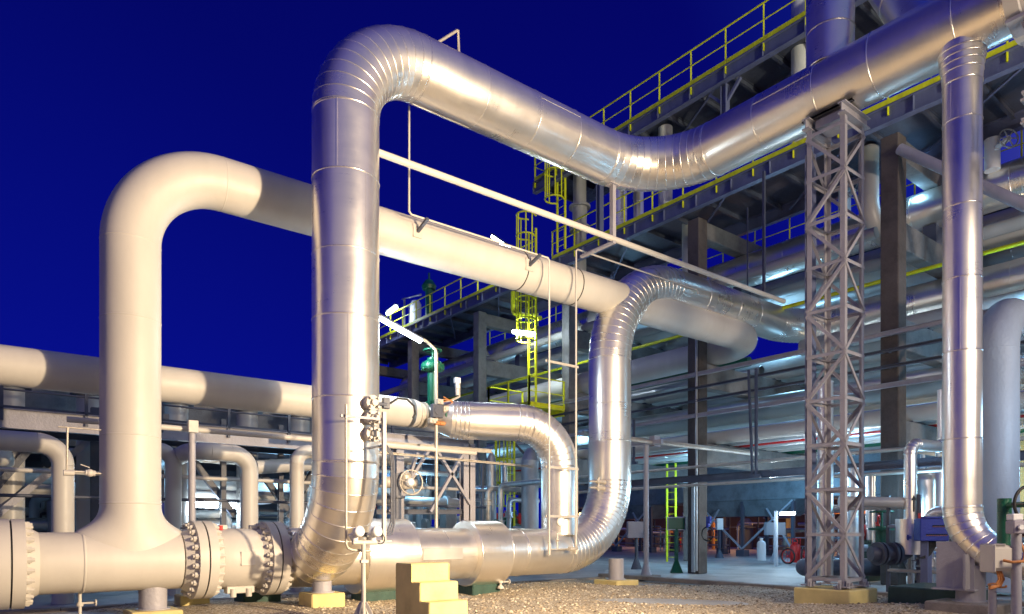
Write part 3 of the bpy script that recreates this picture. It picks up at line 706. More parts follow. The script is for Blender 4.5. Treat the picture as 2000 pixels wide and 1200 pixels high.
# rack pipes
RP = [ # x, z, r, material, y0, y1, clad, label
 (21.5, 10.45, .55, 'alu', 1, 37.0, 1, 'fat silver clad pipe on the top level of the concrete rack'),
 (23.2, 9.95, .5, 'cream', 1, 44, 0, 'cream pipe on the top rack level behind the fat silver pipe'),
 (24.6, 9.75, .32, 'alu2', 1, 44, 1, 'slim clad pipe on the top rack level near the far side'),
 (19.75, 9.6, .16, 'grey', 9, 44, 0, 'thin grey pipe on the outer edge of the top rack level'),
 (23.5, 7.36, .44, 'grey', 1, 44, 0, 'second large grey pipe on the middle rack level'),
 (24.8, 7.3, .38, 'cream', 1, 44, 0, 'cream pipe at the far side of the middle rack level'),
 (20.75, 7.08, .16, 'green', 13.6, 44, 0, 'thin green pipe on the middle rack level'),
 (22.4, 7.1, .18, 'alu2', 14.2, 44, 1, 'thin clad pipe between the large pipes of the middle level'),
 (20.9, 7.18, .26, 'grey', 1, 11.8, 0, 'grey pipe under the silver pipe on the right of the middle level'),
 (19.85, 4.50, .22, 'cream', 1, 44, 0, 'cream pipe on the outer edge of the low rack level'),
 (20.6, 4.44, .17, 'alu2', 1, 44, 1, 'thin clad pipe beside the cream pipe of the low rack level'),
 (21.15, 4.34, .07, 'red', 1, 44, 0, 'thin red pipe on the low rack level'),
 (21.9, 4.58, .30, 'alu2', 1, 44, 1, 'medium clad pipe on the low rack level'),
 (22.8, 4.45, .18, 'grey', 1, 44, 0, 'grey pipe in the middle of the low rack level'),
 (23.6, 4.52, .24, 'cream', 1, 44, 0, 'wide cream pipe in the middle of the low rack level'),
 (24.5, 4.42, .15, 'green', 1, 44, 0, 'green pipe far inside the low rack level'),
 (25.4, 4.55, .28, 'alu2', 1, 44, 1, 'clad pipe on the far side of the low rack level'),
 (25.9, 7.22, .30, 'alu2', 1, 44, 1, 'clad pipe at the outermost far side of the middle rack level'),
 (22.15, 9.62, .2, 'grey', 1, 44, 0, 'thin grey pipe beside the fat silver pipe on the top rack level'),
 (27.6, 5.35, .32, 'grey', 1, 44, 0, 'grey pipe hung outside the far columns between low and middle level'),
 (27.7, 8.2, .34, 'cream', 1, 44, 0, 'cream pipe hung outside the far columns between middle and top level'),
 (27.5, 10.6, .3, 'alu2', 1, 40, 1, 'clad pipe hung outside the far columns near the back walkway'),
 (23.2, 5.76, .28, 'grey', 1, 44, 0, 'grey pipe hung under the beams of the middle rack level'),
 (21.6, 5.82, .19, 'alu2', 1, 44, 1, 'slim clad pipe hung under the beams of the middle rack level'),
 (25.0, 5.8, .2, 'cream', 1, 44, 0, 'slim cream pipe hung under the far part of the middle rack level'),
 (20.4, 8.45, .055, 'yellow', 1, 44, 0, 'yellow gas pipe hung below the top rack level'),
 (25.6, 9.55, .15, 'yellow', 1, 40, 0, 'yellow pipe at the back of the top rack level'),
]
for x, z, r, m, ya, yb, cl, lb in RP:
    t = thing('rack_pipe', lb, 'pipe', (x, ya, z-r), 'pipes lying along the concrete rack')
    mb = MB()
    if cl: clad_run([V((x, ya, z)), V((x, yb, z))], r, mb, False, 40 if r > .4 else 24, sec=1.3 if r > .4 else 2.2, long_seam=r > .4)
    else: mb.cyl((x, ya, z), (x, yb, z), r, 32 if r > .2 else 14)
    mb.build('pipe_section', m, t)
    for yy in fl:
        if ya < yy < yb and r > .12:
            zt = 4.27 if z < 5 else 6.9 if z < 8 else 9.4
            if z-r-zt > .0:
                mb = MB(); mb.box((x, yy, (zt+z-r)/2+.02), (r*1.0, .34, max(.03, z-r-zt+.04))); mb.build('shoe', 'steel', t)
# the fat rack pipe turns down at its far end
mb = MB(); arc = bend(V((21.5, 36, 10.45)), V((21.5, 38.4, 10.45)), V((21.5, 38.4, 0)), 1.3, 10); clad_run(arc, .55, mb, True, 40); clad_run([arc[-1], V((21.5, 38.4, .2))], .55, mb, False, 40)
tag(mb.build('insulated_pipe', 'alu'), 'silver clad drop bend at the distant end of the rack', 'pipe')
# things standing on / hanging from the walkways
pipe('painted_pipe', 'pale vertical pipe below the upper walkway left of the silver branch riser', 'pipe', [(19.3, 10.95, 12.3), (19.3, 10.95, 18.5)], .27, 'white', clad=False)
pipe('painted_pipe', 'pale vertical pipe under the upper walkway above the dip of the overhead pipe', 'pipe', [(19.2, 15.9, 12.3), (19.2, 15.9, 15.4)], .24, 'white', clad=False)
q = pipe('painted_pipe', 'pale vertical pipe with bolted flange between the two walkways left of the post', 'pipe', [(19.1, 20.1, 11.0), (19.1, 20.1, 15.4)], .26, 'grey', clad=False)
mb = MB(); mb.lathe([(.26, 0), (.40, 0), (.40, .07), (.26, .07), (.26, .1), (.40, .1), (.40, .17), (.26, .17), (.3, .9), (.42, .9), (.42, .98), (.26, .98)], (19.1, 20.1, 13.2), n=32); mb.build('flange_disc', 'grey', q)
pipe('insulated_pipe', 'silver clad vertical pipe between the walkways left of the overhead pipe dip', 'pipe', [(19.3, 18.2, 12.3), (19.3, 18.2, 15.4)], .3, 'alu', clad=True, n=40)
pipe('insulated_pipe', 'thin silver clad riser beside the silver pipe on the lower walkway', 'pipe', [(20.6, 18.4, 12.3), (20.6, 18.4, 15.2)], .2, 'alu', clad=True, n=32)
for k, (xx, yy) in enumerate(((20.15, 15.6), (20.15, 9.4), (20.15, 21.9), (20.3, 28.6))):
    pipe('drop_pipe', ('grey drop pipe curving under the lower walkway left of the brown column', 'grey drop pipe curving under the lower walkway behind the lattice tower', 'grey drop pipe curving under the walkway behind the caged ladder', 'grey drop pipe curving under the far walkway above the green valve')[k], 'pipe',
         [(xx, yy, 12.2), (xx, yy, 10.0), (25.5, yy-.01, 9.95)], .27, 'grey', R=.8, clad=False, group='grey drop pipes under the walkway', n=32)
# diagonal tube brace and cable trays
mb = MB(); mb.cyl((18.72, 7.95, 11.1), (18.72, 2.2, 5.9), .13, 24); tag(mb.build('tube_brace', 'mauve'), 'round inclined steel brace right of the brown concrete column', 'brace')
CT = [(19.0-.38, 5.60, 'lowest'), (19.0-.38, 5.12, 'second lowest'), (19.0-.42, 6.0, 'second highest'), (19.0-.38, 6.45, 'highest')]
for k, (xx, z, w_) in enumerate(CT):
    mb = MB(); mb.ibeam((xx, 1, z), (xx, 33, z), .12, .12 if k % 2 else .07, .012)
    for yy in [2+2.06*i for i in range(15)]: mb.box((xx+.08, yy, z), (.16, .05, .09))
    tag(mb.build('cable_tray', 'mauve' if k % 2 else 'steel'), '%s of the four thin steel cable rails strung along the brown columns' % w_, 'cable tray', 'cable rails along the rack')
for k, (px, y0, y1, X) in enumerate(((1477, 720, 930, 18.0), (1492, 335, 575, 18.2), (1460, 405, 560, 18.3), (1238, 820, 905, 18.4))):
    a, b = AX(px, y0, X), AX(px, y1, X); mb = MB(); mb.bar(a, b, .07 if k != 2 else .03)
    if k in (0, 3): mb.bar(a+V((.0, .25, 0)), b+V((0, .12, 0)), .06); mb.box(b+V((0, .06, .0)), (.09, .4, .1))
    tag(mb.build('hanger_rod', 'steel'), ('pair of steel hanger bars below the cable rails left of the lattice tower', 'slender vertical steel post below the walkway edge left of the tower', 'very thin hanging rod right of the white pipe', 'pair of steel hanger bars just right of the silver riser')[k], 'hanger')

# low steel beam with conduit behind the tower
mb = MB(); mb.ibeam((18.3, 1, 3.05), (18.3, 21, 3.05), .15, .22, .015); tag(mb.build('steel_beam', 'steel'), 'long low steel beam running past the concrete columns above head height', 'beam')
for k, (z, dy) in enumerate(((3.42, 0), (2.83, 0))):
    mb = MB(); mb.cyl((18.25-.2*k, 3, z), (18.25-.2*k, 20, z), .05, 10); tag(mb.build('conduit', 'tan'), ('upper', 'lower')[k]+' thin conduit beside the low steel beam', 'conduit')

# ------------------------------------------------------------ small bore tubing, hangers and instruments in front
yT = 10.95; zT = 7.93
t = thing('thin_pipe', 'long thin cream pipe running from the silver riser to the rack under the overhead pipe', 'pipe', (5.5, yT, zT))
mb = MB(); mb.cyl((5.52, yT, zT), (18.4, yT, zT), .062, 20); mb.build('pipe_section', 'cream', t)
hx = AY(1197, 470, yT).x
mb = MB(); mb.box((hx, yT, (zT+9.14)/2), (.10, .10, 9.14-zT)); mb.box((hx, yT, 9.125), (.3, .2, .02)); mb.build('hanger', 'mauve', t)
mb = MB(); mb.bar((hx, yT-.05, zT-.09), (hx, yT+1.02, zT-.09), .09, .05); mb.build('bracket_arm', 'mauve', t)
yq = 12.0; xq2 = AY(1125, 800, yq).x; xq3 = AY(1066, 800, yq).x
mb = MB(); mb.tube([(xq2, yq, 1.02), (xq2, yq, 7.95), (xq2+.05, yq, 8.0), (hx+4.4, yq, 8.0), (hx+4.45, yq, 7.9)], .023, 8); tag(mb.build('impulse_tube', 'cream'), 'thin tube dropping in front of the right silver riser', 'tube')
xv = AY(793, 300, yq).x
mb = MB(); zt_ = 7.52
pts = [(xv, yq-.12, 9.6), (xv, yq-.12, zt_+.05), (xv+.05, yq-.12, zt_), (xq3-.05, yq-.12, zt_), (xq3, yq-.12, zt_-.05), (xq3, yq-.12, 1.02)]
mb.tube(pts, .021, 8); tag(mb.build('impulse_tube', 'cream'), 'thin tube along the white pipe that drops past the small silver elbow', 'tube')
for k, xx in enumerate((xv+.35, xq3-.35)):
    t = thing('tube_bracket', ('left', 'right')[k]+' small steel bracket clamping the thin tube to the white pipe', 'bracket', (xx, yq, zt_-.1), 'tube brackets on the white pipe')
    mb = MB(); mb.box((xx, Y0-.447, 7.37), (.2, .012, .26)); mb.build('back_plate', 'cream', t)
    mb = MB(); mb.bar((xx, Y0-.44, 7.36), (xx+.02, yq-.2, zt_-.02), .06, .05); mb.build('arm', 'steel', t)
for k, zz in enumerate((5.23, 2.84, 1.73)):
    mb = MB(); mb.bar((xq3-.05, yq-.05, zz), (xq2+.05, yq-.03, zz), .02, .055); tag(mb.build('spreader_bar', 'tan'), ('highest', 'middle', 'lowest')[k]+' spreader bar joining the two thin drop tubes', 'bar', 'spreader bars of the drop tubes')
t = thing('gauge_manifold', 'brass tube manifold with round pressure gauge on the low silver pipe', 'gauge', (xq3, yq, .8))
mb = MB(); mb.tube([(xq3, yq-.12, 1.1), (xq3, yq-.12, .98), (xq2, yq-.06, .98), (xq2, yq, 1.1)], .022, 8); mb.cyl((xq3, yq-.12, .85), (xq3, yq-.12, 1.15), .035, 10); mb.cyl((xq2, yq, .85), (xq2, yq, 1.15), .035, 10); mb.cyl((xq2-.35, yq-.14, .98), (xq2-.2, yq-.14, .98), .05, 10); mb.build('tube', 'tan', t)
gx = AY(1095, 1020, yq-.1).x
mb = MB(); mb.tube([(gx-.1, yq-.1, .98), (gx-.1, yq-.1, 1.35), (gx, yq-.1, 1.38), (gx, yq-.1, 1.5)], .018, 8); mb.ball((gx-.1, yq-.1, 1.2), .045); mb.build('stem', 'tan', t)
mb = MB(); mb.lathe([(.10, 0), (.105, .01), (.105, .05), (.10, .055)], (gx, yq-.09, 1.6), (-.3, -1, 0), 24); mb.build('gauge_case', 'tan', t)
mb = MB(); mb.cyl((gx-.017, yq-.145, 1.6), (gx-.019, yq-.152, 1.6), .088, 24); mb.build('gauge_face', 'glass', t)
# vent at top of the loop
mb = MB(); a = V((7.25, 10.95, ZA+.53)); mb.tube([a+V((-.55, 0, .02)), a+V((0, 0, .55)), a+V((.03, 0, .55)), a+V((.05, 0, 0))], .028, 8); tag(mb.build('vent_tube', 'tan'), 'small bent vent tube on top of the big loop', 'tube')
# nozzles on the riser
nz = thing('nozzle_set', 'three round capped nozzles stacked on the front of the big silver riser', 'valve', (5.1, 10.3, 3.0))
for z in (3.46, 3.22, 2.96):
    mb = MB(); mb.lathe([(.10, 0), (.10, .13), (.125, .13), (.125, .19), (.055, .19), (.055, .25)], (5.16, 10.44, z), (.12, -1, 0), 24)
    for i in range(4): a = PI/4+i*PI/2; mb.cyl((5.16+.095*math.cos(a)+.02, 10.25, z+.095*math.sin(a)), (5.16+.095*math.cos(a)+.03, 10.19, z+.095*math.sin(a)), .024, 8)
    mb.build('nozzle', 'cream', nz)
mb = MB(); mb.box((5.42, 10.28, 3.48), (.12, .08, .18), bev=.01); mb.cyl((5.18, 10.24, 3.44), (5.42, 10.26, 3.46), .03); mb.build('limit_switch', 'steel', nz)
mb = MB(); mb.tube([(5.48, 10.26, 3.48), (5.62, 10.24, 3.58), (5.78, 10.22, 3.58), (5.9, 10.2, 3.48), (5.93, 10.2, 3.35), (5.88, 10.2, 3.28)], .018, 8); tag(mb.build('cable', 'black'), 'short black cable looping from the nozzles to the thin post', 'cable')
t = thing('tubing_rack', 'frame of bent thin tubes in front of the big silver riser', 'tube frame', (5, 10, .9))
xa = AY(676, 900, 10.0).x; zb = AY(676, 1075, 10.0).z
mb = MB(); mb.tube([(xa, 10, AY(676, 790, 10).z), (xa, 10, zb+.1), (xa+.03, 10, zb+.03), (xa+.1, 10, zb), (xa+.42, 10, zb-.02)], .022, 8); mb.build('bent_tube', 'tan', t)
mb = MB(); mb.bar(AY(665, 812, 10.05), AY(752, 820, 10.05), .04, .04); mb.build('cross_bar', 'mauve', t)
mb = MB(); xb = AY(750, 900, 10).x; mb.bar((xb, 10, AY(750, 805, 10).z), (xb, 10, AY(750, 1055, 10).z), .055); mb.box((xb, 10, AY(750, 1057, 10).z), (.2, .14, .02)); mb.build('upright', 'cream', t)
for k in range(3):
    z0 = AY(770, 880, 10.1).z; xx = AY(764+4*k, 950, 10.1).x; zz = AY(764, 1042, 10.1).z
    mb = MB(); mb.tube([(xx-.45, 10.1+.02*k, z0+.0), (xx-.15, 10.1+.02*k, z0+.06+.02*k), (xx-.03, 10.1+.02*k, z0-.05), (xx, 10.1+.02*k, z0-.2), (xx, 10.1+.02*k, zz+.2-.03*k), (xx-.06, 10.1, zz+.05-.03*k), (xx-.2, 10.1, zz-.02*k), (xx-.62, 10.1, zz-.02*k)], .014, 8); mb.build('bent_tube', 'steel', t)
# instrument stand
x0 = AY(710, 1100, 9.9).x; t = thing('instrument_stand', 'slim post with two round transmitters in front of the big silver bend', 'instrument', (x0, 9.9, 0))
mb = MB(); mb.cyl((x0, 9.9, .03), (x0, 9.9, 1.22), .034, 16); 
for a in range(4): ca, sa = math.cos(a*PI/2+.6), math.sin(a*PI/2+.6); mb.bar((x0+ca*.03, 9.9+sa*.03, .30), (x0+ca*.17, 9.9+sa*.17, .05), .012, .06)
mb.box((x0, 9.9, .035), (.36, .36, .02)); mb.build('post', 'cream', t)
mb = MB(); mb.cyl((x0-.18, 9.9, 1.22), (x0+.22, 9.9, 1.22), .034, 12); mb.build('cross_bar', 'cream', t); mb = MB(); mb.box((x0, 9.88, .93), (.12, .06, .05)); mb.build('clamp', 'cream', t)
for dx in (-.14, .16):
    mb = MB(); mb.lathe([(.05, 0), (.07, .03), (.07, .1), (.085, .1), (.085, .13), (.07, .15)], (x0+dx, 9.9, 1.38), (.15, -1, .1), 20); mb.ball((x0+dx+.0, 9.94, 1.31), .07, 14, (1, 1, 1.1)); mb.cyl((x0+dx, 9.9, 1.24), (x0+dx, 9.9, 1.34), .045, 12); mb.cyl((x0+dx-.1, 9.9, 1.33), (x0+dx+.1, 9.9, 1.33), .025, 10)
    for i in range(6): a = i*PI/3; mb.cyl((x0+dx+.055*math.cos(a)+.018, 9.765, 1.39+.055*math.sin(a)), (x0+dx+.055*math.cos(a)+.02, 9.755, 1.39+.055*math.sin(a)), .011, 6)
    mb.build('transmitter', 'white', t)
    mb = MB(); mb.torus((x0+dx+.14, 9.93, 1.27), (.1, 1, 0), .075, .009, 18, 6, 4.6, 1.2); mb.build('cable', 'black', t)
# post with box left of the ball valve
x0 = AY(375, 900, 13.5).x; t = thing('conduit_post', 'tall slim post with square head box behind the left flange pair', 'post', (x0, 13.5, 0))
mb = MB(); mb.cyl((x0, 13.5, .3), (x0, 13.5, 3.2), .06, 20); mb.lathe([(.16, 0), (.06, .35)], (x0, 13.5, .25), n=8); mb.build('post', 'mauve', t)
mb = MB(); mb.box((x0, 13.45, 3.27), (.17, .13, .22), bev=.01); mb.build('head_box', 'cream', t)
mb = MB(); mb.box((x0, 13.5, .12), (.5, .45, .28), bev=.02); mb.build('plinth', 'sand', t)
mb = MB(); mb.cyl((-6, 13.62, 3.24), (x0-3.15, 13.62, 3.24), .05, 14); mb.cyl((x0-1.9, 13.62, 3.24), (AY(612, 800, 13.62).x+4, 13.62, 3.24), .05, 14); tag(mb.build('conduit', 'cream'), 'thin cream conduit running behind the cream riser past the square head box', 'conduit')
# drain valves and vents
def drain(x, y, z, label, h=.3):
    t = thing('drain_valve', label, 'valve', (x, y, z-h), 'small drain valves')
    mb = MB(); mb.cyl((x, y, z), (x, y, z-h), .025, 12); mb.lathe([(.05, 0), (.05, .03), (.035, .06)], (x, y, z-h*.55), n=12); mb.lathe([(.075, -.03), (.075, .0), (.04, .04)], (x, y, z-h), n=14); mb.build('stem', 'cream', t)
    mb = MB(); mb.cyl((x, y, z-h*.45), (x+.2, y-.02, z-h*.45), .018, 8); mb.lathe([(.055, 0), (.055, .02)], (x+.2, y-.02, z-h*.45), (1, 0, 0), 14); mb.build('handle', 'cream', t)
drain(AY(156, 1160, Y0).x, Y0, ZL-.44, 'small cream drain valve hanging below the left cream header', .42)
drain(AY(962, 1130, Y0).x, Y0-.3, ZL-.55, 'small drain valve hanging below the low silver pipe right of the steps', .2)
t = thing('vent_valve', 'small vent valve and tube on the left side of the cream riser', 'valve', AY(160, 925, 12.6))
a = AY(196, 926, 12.5); b = AY(130, 920, 12.5); c = AY(132, 835, 12.5)
mb = MB(); mb.tube([a+V((.1, 0, 0)), b, c], .018, 8); mb.tube([c+V((-.12, 0, 0)), c+V((.5, 0, 0))], .012, 8); mb.build('tube', 'tan', t)
mb = MB(); mb.cyl(b+V((-.04, 0, -.03)), b+V((.1, 0, -.03)), .045, 12); mb.build('tee_piece', 'cream', t); mb = MB(); mb.cyl(b.lerp(a, .55), b.lerp(a, .85), .045, 12); mb.ball(b.lerp(a, .68), .06); mb.bar(b.lerp(a, .68)+V((0, 0, .08)), b.lerp(a, .4)+V((0, 0, .12)), .02, .01); mb.build('valve_body', 'cream', t)
t = thing('vent_valve', 'pair of small valves on the left side of the right silver riser', 'valve', AY(1160, 945, 12.3))
for yy in (941, 953):
    a = AY(1166, yy, 12.3); mb = MB(); mb.cyl(a+V((.25, 0, 0)), a+V((-.02, 0, 0)), .05, 12); mb.cyl(a, a+V((-.24, 0, 0)), .022, 8); mb.cyl(a+V((.05, 0, -.08)), a+V((.05, 0, .1)), .03, 8); mb.build('valve_body', 'tan', t)
# support post right of the riser
x0, y0 = AG(1262, 1133)[:2]
t = thing('conduit_post', 'slim grey post with T head standing right of the silver bend', 'post', (x0, y0, 0))
mb = MB(); mb.cyl((x0, y0, .1), (x0, y0, 3.9), .075, 20); mb.lathe([(.17, 0), (.075, .35)], (x0, y0, .1), n=8); mb.build('post', 'mauve', t)
mb = MB(); mb.box((x0, y0, .07), (.7, .5, .14), bev=.01); mb.build('plinth', 'kerb', t)
zz = 1.4+(1037-905)/1368*AG(1262, 1133).dot(V((.616, .788, 0)))
mb = MB(); mb.bar((x0-.1, y0+.5, 3.9), (x0+.1, y0-.5, 3.9), .12); mb.box((x0+.25, y0-.1, 3.95), (.25, .2, .3)); mb.build('head', 'mauve', t)
mb = MB(); mb.cyl((x0-2.2, y0+.3, 4.02), (x0+6, y0+.3, 4.02), .07, 14); mb.cyl((x0-2.2, y0-.2, 3.9), (x0+5, y0-.2, 3.9), .05, 14); tag(mb.build('conduit', 'tan'), 'pair of thin conduits resting on the T head post right of the silver bend', 'conduit')

# ------------------------------------------------------------ green control valve and its drive
gv = thing('control_valve', 'green valve with handwheel and clamp block on the end of the silver reducer', 'valve', (8.6, 14, 3.8))
c = AY(845, 760, 13.9)
def zz_(py): return AY(845, py, 13.9).z
cx, cy = c.x, 13.9
mb = MB(); mb.cyl((cx, cy, zz_(800)), (cx, cy, zz_(700)), .12, 24); mb.lathe([(.12, 0), (.25, .06), (.27, .1), (.27, .17), (.2, .24), (.06, .33)], (cx, cy, zz_(728)), n=28); mb.box((cx, cy, zz_(795)), (.25, .2, .25), bev=.01)
for i in range(10): a = i*PI/5; mb.cyl((cx+.25*math.cos(a), cy+.25*math.sin(a), zz_(722)-.03), (cx+.25*math.cos(a), cy+.25*math.sin(a), zz_(722)+.13), .016, 6)
mb.build('bonnet', 'green', gv)
mb = MB(); mb.cyl((cx, cy, zz_(710)), (cx, cy, zz_(683)), .025, 10); mb.torus((cx, cy, zz_(685)), (0, 0, 1), .2, .02, 28, 8)
for i in range(5): a = i*2*PI/5; mb.cyl((cx, cy, zz_(687)), (cx+.2*math.cos(a), cy+.2*math.sin(a), zz_(685)), .012, 6)
mb.build('handwheel', 'green', gv)
mb = MB(); e = Fend; mb.lathe([(.24, 0), (.30, 0), (.30, .06), (.22, .06), (.22, .14), (.30, .14), (.30, .2), (.24, .2)], (e.x-.28, 13.98, 4.06), (1, 0, 0), 28)
mb.build('clamp_ring', 'tan', gv)
for k, (dx, dz, sx, sz, m) in enumerate(((-.05, .05, .28, .3, 'steel'), (.18, .12, .16, .14, 'tan'), (-.16, -.18, .2, .12, 'tan'), (.02, -.22, .26, .08, 'copper'), (.02, .27, .16, .12, 'tan'), (.20, -.02, .08, .2, 'green'))):
    mb = MB(); mb.box((cx+dx-.05, cy-.34, 4.06+dz), (sx, .12, sz), bev=.012); mb.cyl((cx+dx-.05, cy-.42, 4.06+dz), (cx+dx-.05, cy-.36, 4.06+dz), sz*.32, 12); mb.build('actuator_block', m, gv)
for k in range(3):
    mb = MB(); mb.tube([(cx+.1, cy-.3, 4.35+.06*k), (cx+.3, cy-.32, 4.42-.02*k), (cx+.45+.03*k, cy-.32, 4.25), (cx+.42, cy-.32, 4.05), (cx+.2, cy-.3, 4.0)], .012, 6); mb.build('signal_tube', 'copper', gv)
mb = MB(); x1 = AY(852, 800, 13.6).x; mb.cyl((x1, 13.6, 1.0), (x1, 13.6, AY(852, 690, 13.6).z), .04, 12)
a = AY(852, 690, 13.6); b = AY(832, 668, 13.6); mb.tube([a, a+V((-.02, 0, .08)), b+V((0, 0, .02)), AY(740, 618, 13.6)], .035, 10); tag(mb.build('lamp_post', 'tan'), 'bent tube lamp post beside the green valve', 'lamp post')
# lamps
def tube_lamp(label, a, b, r=.06, energy=60, cap=True):
    a, b = V(a), V(b); t = thing('tube_lamp', label, 'lamp', (a+b)/2+V((0, 0, -.05)), 'lit tube lamps')
    mb = MB(); mb.tube([a, b], r, 14); mb.build('tube', 'tube', t)
    d = (b-a).normalized(); mb = MB(); mb.bar(a-d*.04+V((0, 0, r*1.3)), b+d*.04+V((0, 0, r*1.3)), r*2.2, r*.5); mb.build('housing', 'steel', t)
    l = lamp('lamp_light', 'POINT', (0, 0, -.1), energy, (.75, .9, 1), .1); l.parent = t
    return t
tube_lamp('large lit tube lamp on the bent post just right of the big riser', AY(742, 622, 13.6), AY(822, 667, 13.6), .05, 200)
tube_lamp('small lit lamp just above the large tube lamp', AX(757, 613, 18.2), AX(774, 600, 18.2), .10, 120)
tube_lamp('lit lamp against the sky above the white pipe', AX(962, 462, 18.3), AX(993, 483, 18.3), .08, 160)
tube_lamp('lit lamp beside the lower hoop of the caged ladder', AX(1003, 648, 17.6), AX(1043, 653, 17.6), .08, 420)
tube_lamp('lit lamp above the green notice board under the rack', AX(1504, 929, 19.4), AX(1520, 927, 19.4), .07, 90)
tube_lamp('lit lamp low behind the wheeled extinguisher', AX(1524, 1004, 24.0), AX(1552, 1003, 24.0), .06, 60)
tube_lamp('lit lamp low behind the slim T head post', AX(1214, 948, 23.0), AX(1232, 947, 23.0), .08, 90)
tube_lamp('left one of two bright lamps low behind the ball valve', AY(384, 984, 19), AY(425, 985, 19), .10, 90)
tube_lamp('right one of two bright lamps low behind the ball valve', AY(441, 985, 20.5), AY(462, 986, 20.5), .11, 60)
tube_lamp('lamp on the rack column behind the right silver riser', AX(1600, 930, 19.6), AX(1618, 928, 19.6), .07, 80)
mb = MB(); p = AX(1530, 1003, 24.3); mb.box((p.x, p.y+.3, 1.1), (.10, .10, 2.1)); tag(mb.build('white_post', 'boxgrey'), 'pale post lit by the lamp behind the wheeled extinguisher', 'post')
mb = MB(); p = AY(413, 1010, 19.3); mb.box((p.x, p.y, .75), (.25, .2, 1.5)); tag(mb.build('white_post', 'white'), 'brightly lit white post below the pair of lamps behind the ball valve', 'post')

# ------------------------------------------------------------ steel trestle behind the header
t = thing('steel_trestle', 'steel trestle with A-frame braces behind the low silver pipe', 'trestle', AY(900, 1040, 15.0)*V((1, 1, 0)) if False else (AY(900, 1040, 15.0).x, 15, 0))
Y1 = 15.0
def bb(px0, py0, px1, py1, Y, w_, h_, nm='beam', m='mauve', up=(0, 0, 1)):
    mb = MB(); mb.ibeam(AY(px0, py0, Y), AY(px1, py1, Y), w_, h_, .015, up); return mb.build(nm, m, t)
bb(610, 842, 915, 868, Y1, .14, .20); bb(740, 884, 1040, 912, Y1-.9, .10, .05, m='tan'); bb(740, 866, 960, 882, Y1-.6, .10, .10, m='cream')
for px in (778, 908, 918): bb(px, 868, px, 1085, Y1, .2, .2, 'column', up=(0, 1, 0))
for a in ((845, 868, 760, 1000), (845, 868, 918, 985), (905, 885, 840, 1000), (815, 885, 775, 1005)):
    mb = MB(); mb.bar(AY(a[0], a[1], Y1-.15), AY(a[2], a[3], Y1-.15), .09, .07); mb.build('brace', 'mauve' , t)
mb = MB(); mb.ibeam(AY(915, 860, Y1), AY(915, 860, Y1)+V((0, 2.5, 0)), .12, .2, .015); mb.ibeam(AY(735, 1000, Y1), AY(920, 1000, Y1), .1, .12, .012); mb.build('beam', 'steel', t)
# motorised gate valve
mv = thing('motor_valve', 'brown motor driven gate valve with spoked handwheel behind the low silver pipe', 'valve', AY(795, 975, 13.8))
c = AY(797, 943, 13.7)
mb = MB(); mb.lathe([(.11, 0), (.13, .02), (.13, .3), (.11, .32), (.09, .34), (.15, .36), (.15, .5), (.1, .55), (.1, .8)], c+V((-.52, .15, .0)), (1, 0, 0), 24); mb.lathe([(.13, -.14), (.15, -.1), (.15, .16), (.1, .24)], c+V((-.02, .1, 0)), (0, 0, 1), 20); mb.build('gearbox', 'tan', mv)
mb = MB(); mb.lathe([(.10, 0), (.10, .15), (.07, .2)], c+V((0, .02, 0)), (-.1, -1, 0), 20); mb.build('hub', 'white', mv)
mb = MB(); mb.torus(c+V((0, -.14, 0)), (-.1, -1, 0), .27, .017, 32, 8)
for i in range(3): a = i*2*PI/3+.9; mb.cyl(c+V((0, -.1, 0)), c+V((.27*math.cos(a), -.14, .27*math.sin(a))), .012, 6)
mb.build('handwheel', 'tan', mv)
mb = MB(); mb.cyl(c+V((-.25, .1, .2)), c+V((-.25, .1, -.9)), .12, 16); mb.lathe([(.2, 0), (.2, .05)], c+V((-.25, .1, -.35)), n=20); mb.build('valve_body', 'steel', mv)
# camera-like instrument on the rack left
t = thing('instrument_stand', 'small pale instrument on a bracket right of the green valve', 'instrument', AY(893, 780, 14.6))
p = AY(893, 745, 14.6); mb = MB(); mb.cyl(p+V((0, 0, -.35)), p, .05, 12); mb.box(p+V((0, 0, .02)), (.16, .1, .14), bev=.01); mb.box(p+V((-.03, -.05, -.15)), (.1, .06, .08)); mb.build('instrument', 'white', t)
mb = MB(); mb.bar(AY(865, 790, 14.6), AY(897, 775, 14.6), .05); mb.bar(p+V((.06, 0, -.4)), p+V((.06, 0, .05)), .04); mb.build('bracket', 'tan', t)

# ------------------------------------------------------------ left background
def hrail(t, x0, x1, y, z, h, n, m='steel'):
    mb = MB(); mb.tube([(x0, y, z+h), (x1, y, z+h)], .03, 8); mb.tube([(x0, y, z+h*.5), (x1, y, z+h*.5)], .02, 8); mb.build('rail', m, t)
    for i in range(n+1): x = x0+(x1-x0)*i/n; mb = MB(); mb.bar((x, y, z-.3), (x, y, z+h), .06); mb.build('post', m, t)
t = thing('steel_walkway', 'low steel walkway with pale rails under the grey painted pipe at the left', 'walkway', (2, 17, 3.4))
mb = MB(); mb.ibeam((-8, 17, 3.62), (12, 17, 3.62), .16, .40, .02); mb.build('side_beam', 'mauve', t)
mb = MB(); mb.ibeam((-8, 18.3, 3.62), (12, 18.3, 3.62), .16, .40, .02); mb.box((2, 17.65, 3.85), (20, 1.4, .04)); mb.build('deck_plate', 'steel', t)
hrail(t, -8, 12, 16.95, 3.87, .62, 14)
t = thing('concrete_gantry', 'long concrete beam table behind the low walkway on the left', 'pipe rack', (2, 20.5, 0))
for x in (-5, -.5, 4.2, 8.8, 13.2):
    mb = MB(); mb.box((x, 20.5, 2.1), (.42, .42, 4.2), bev=.02); mb.build('column', 'conc', t)
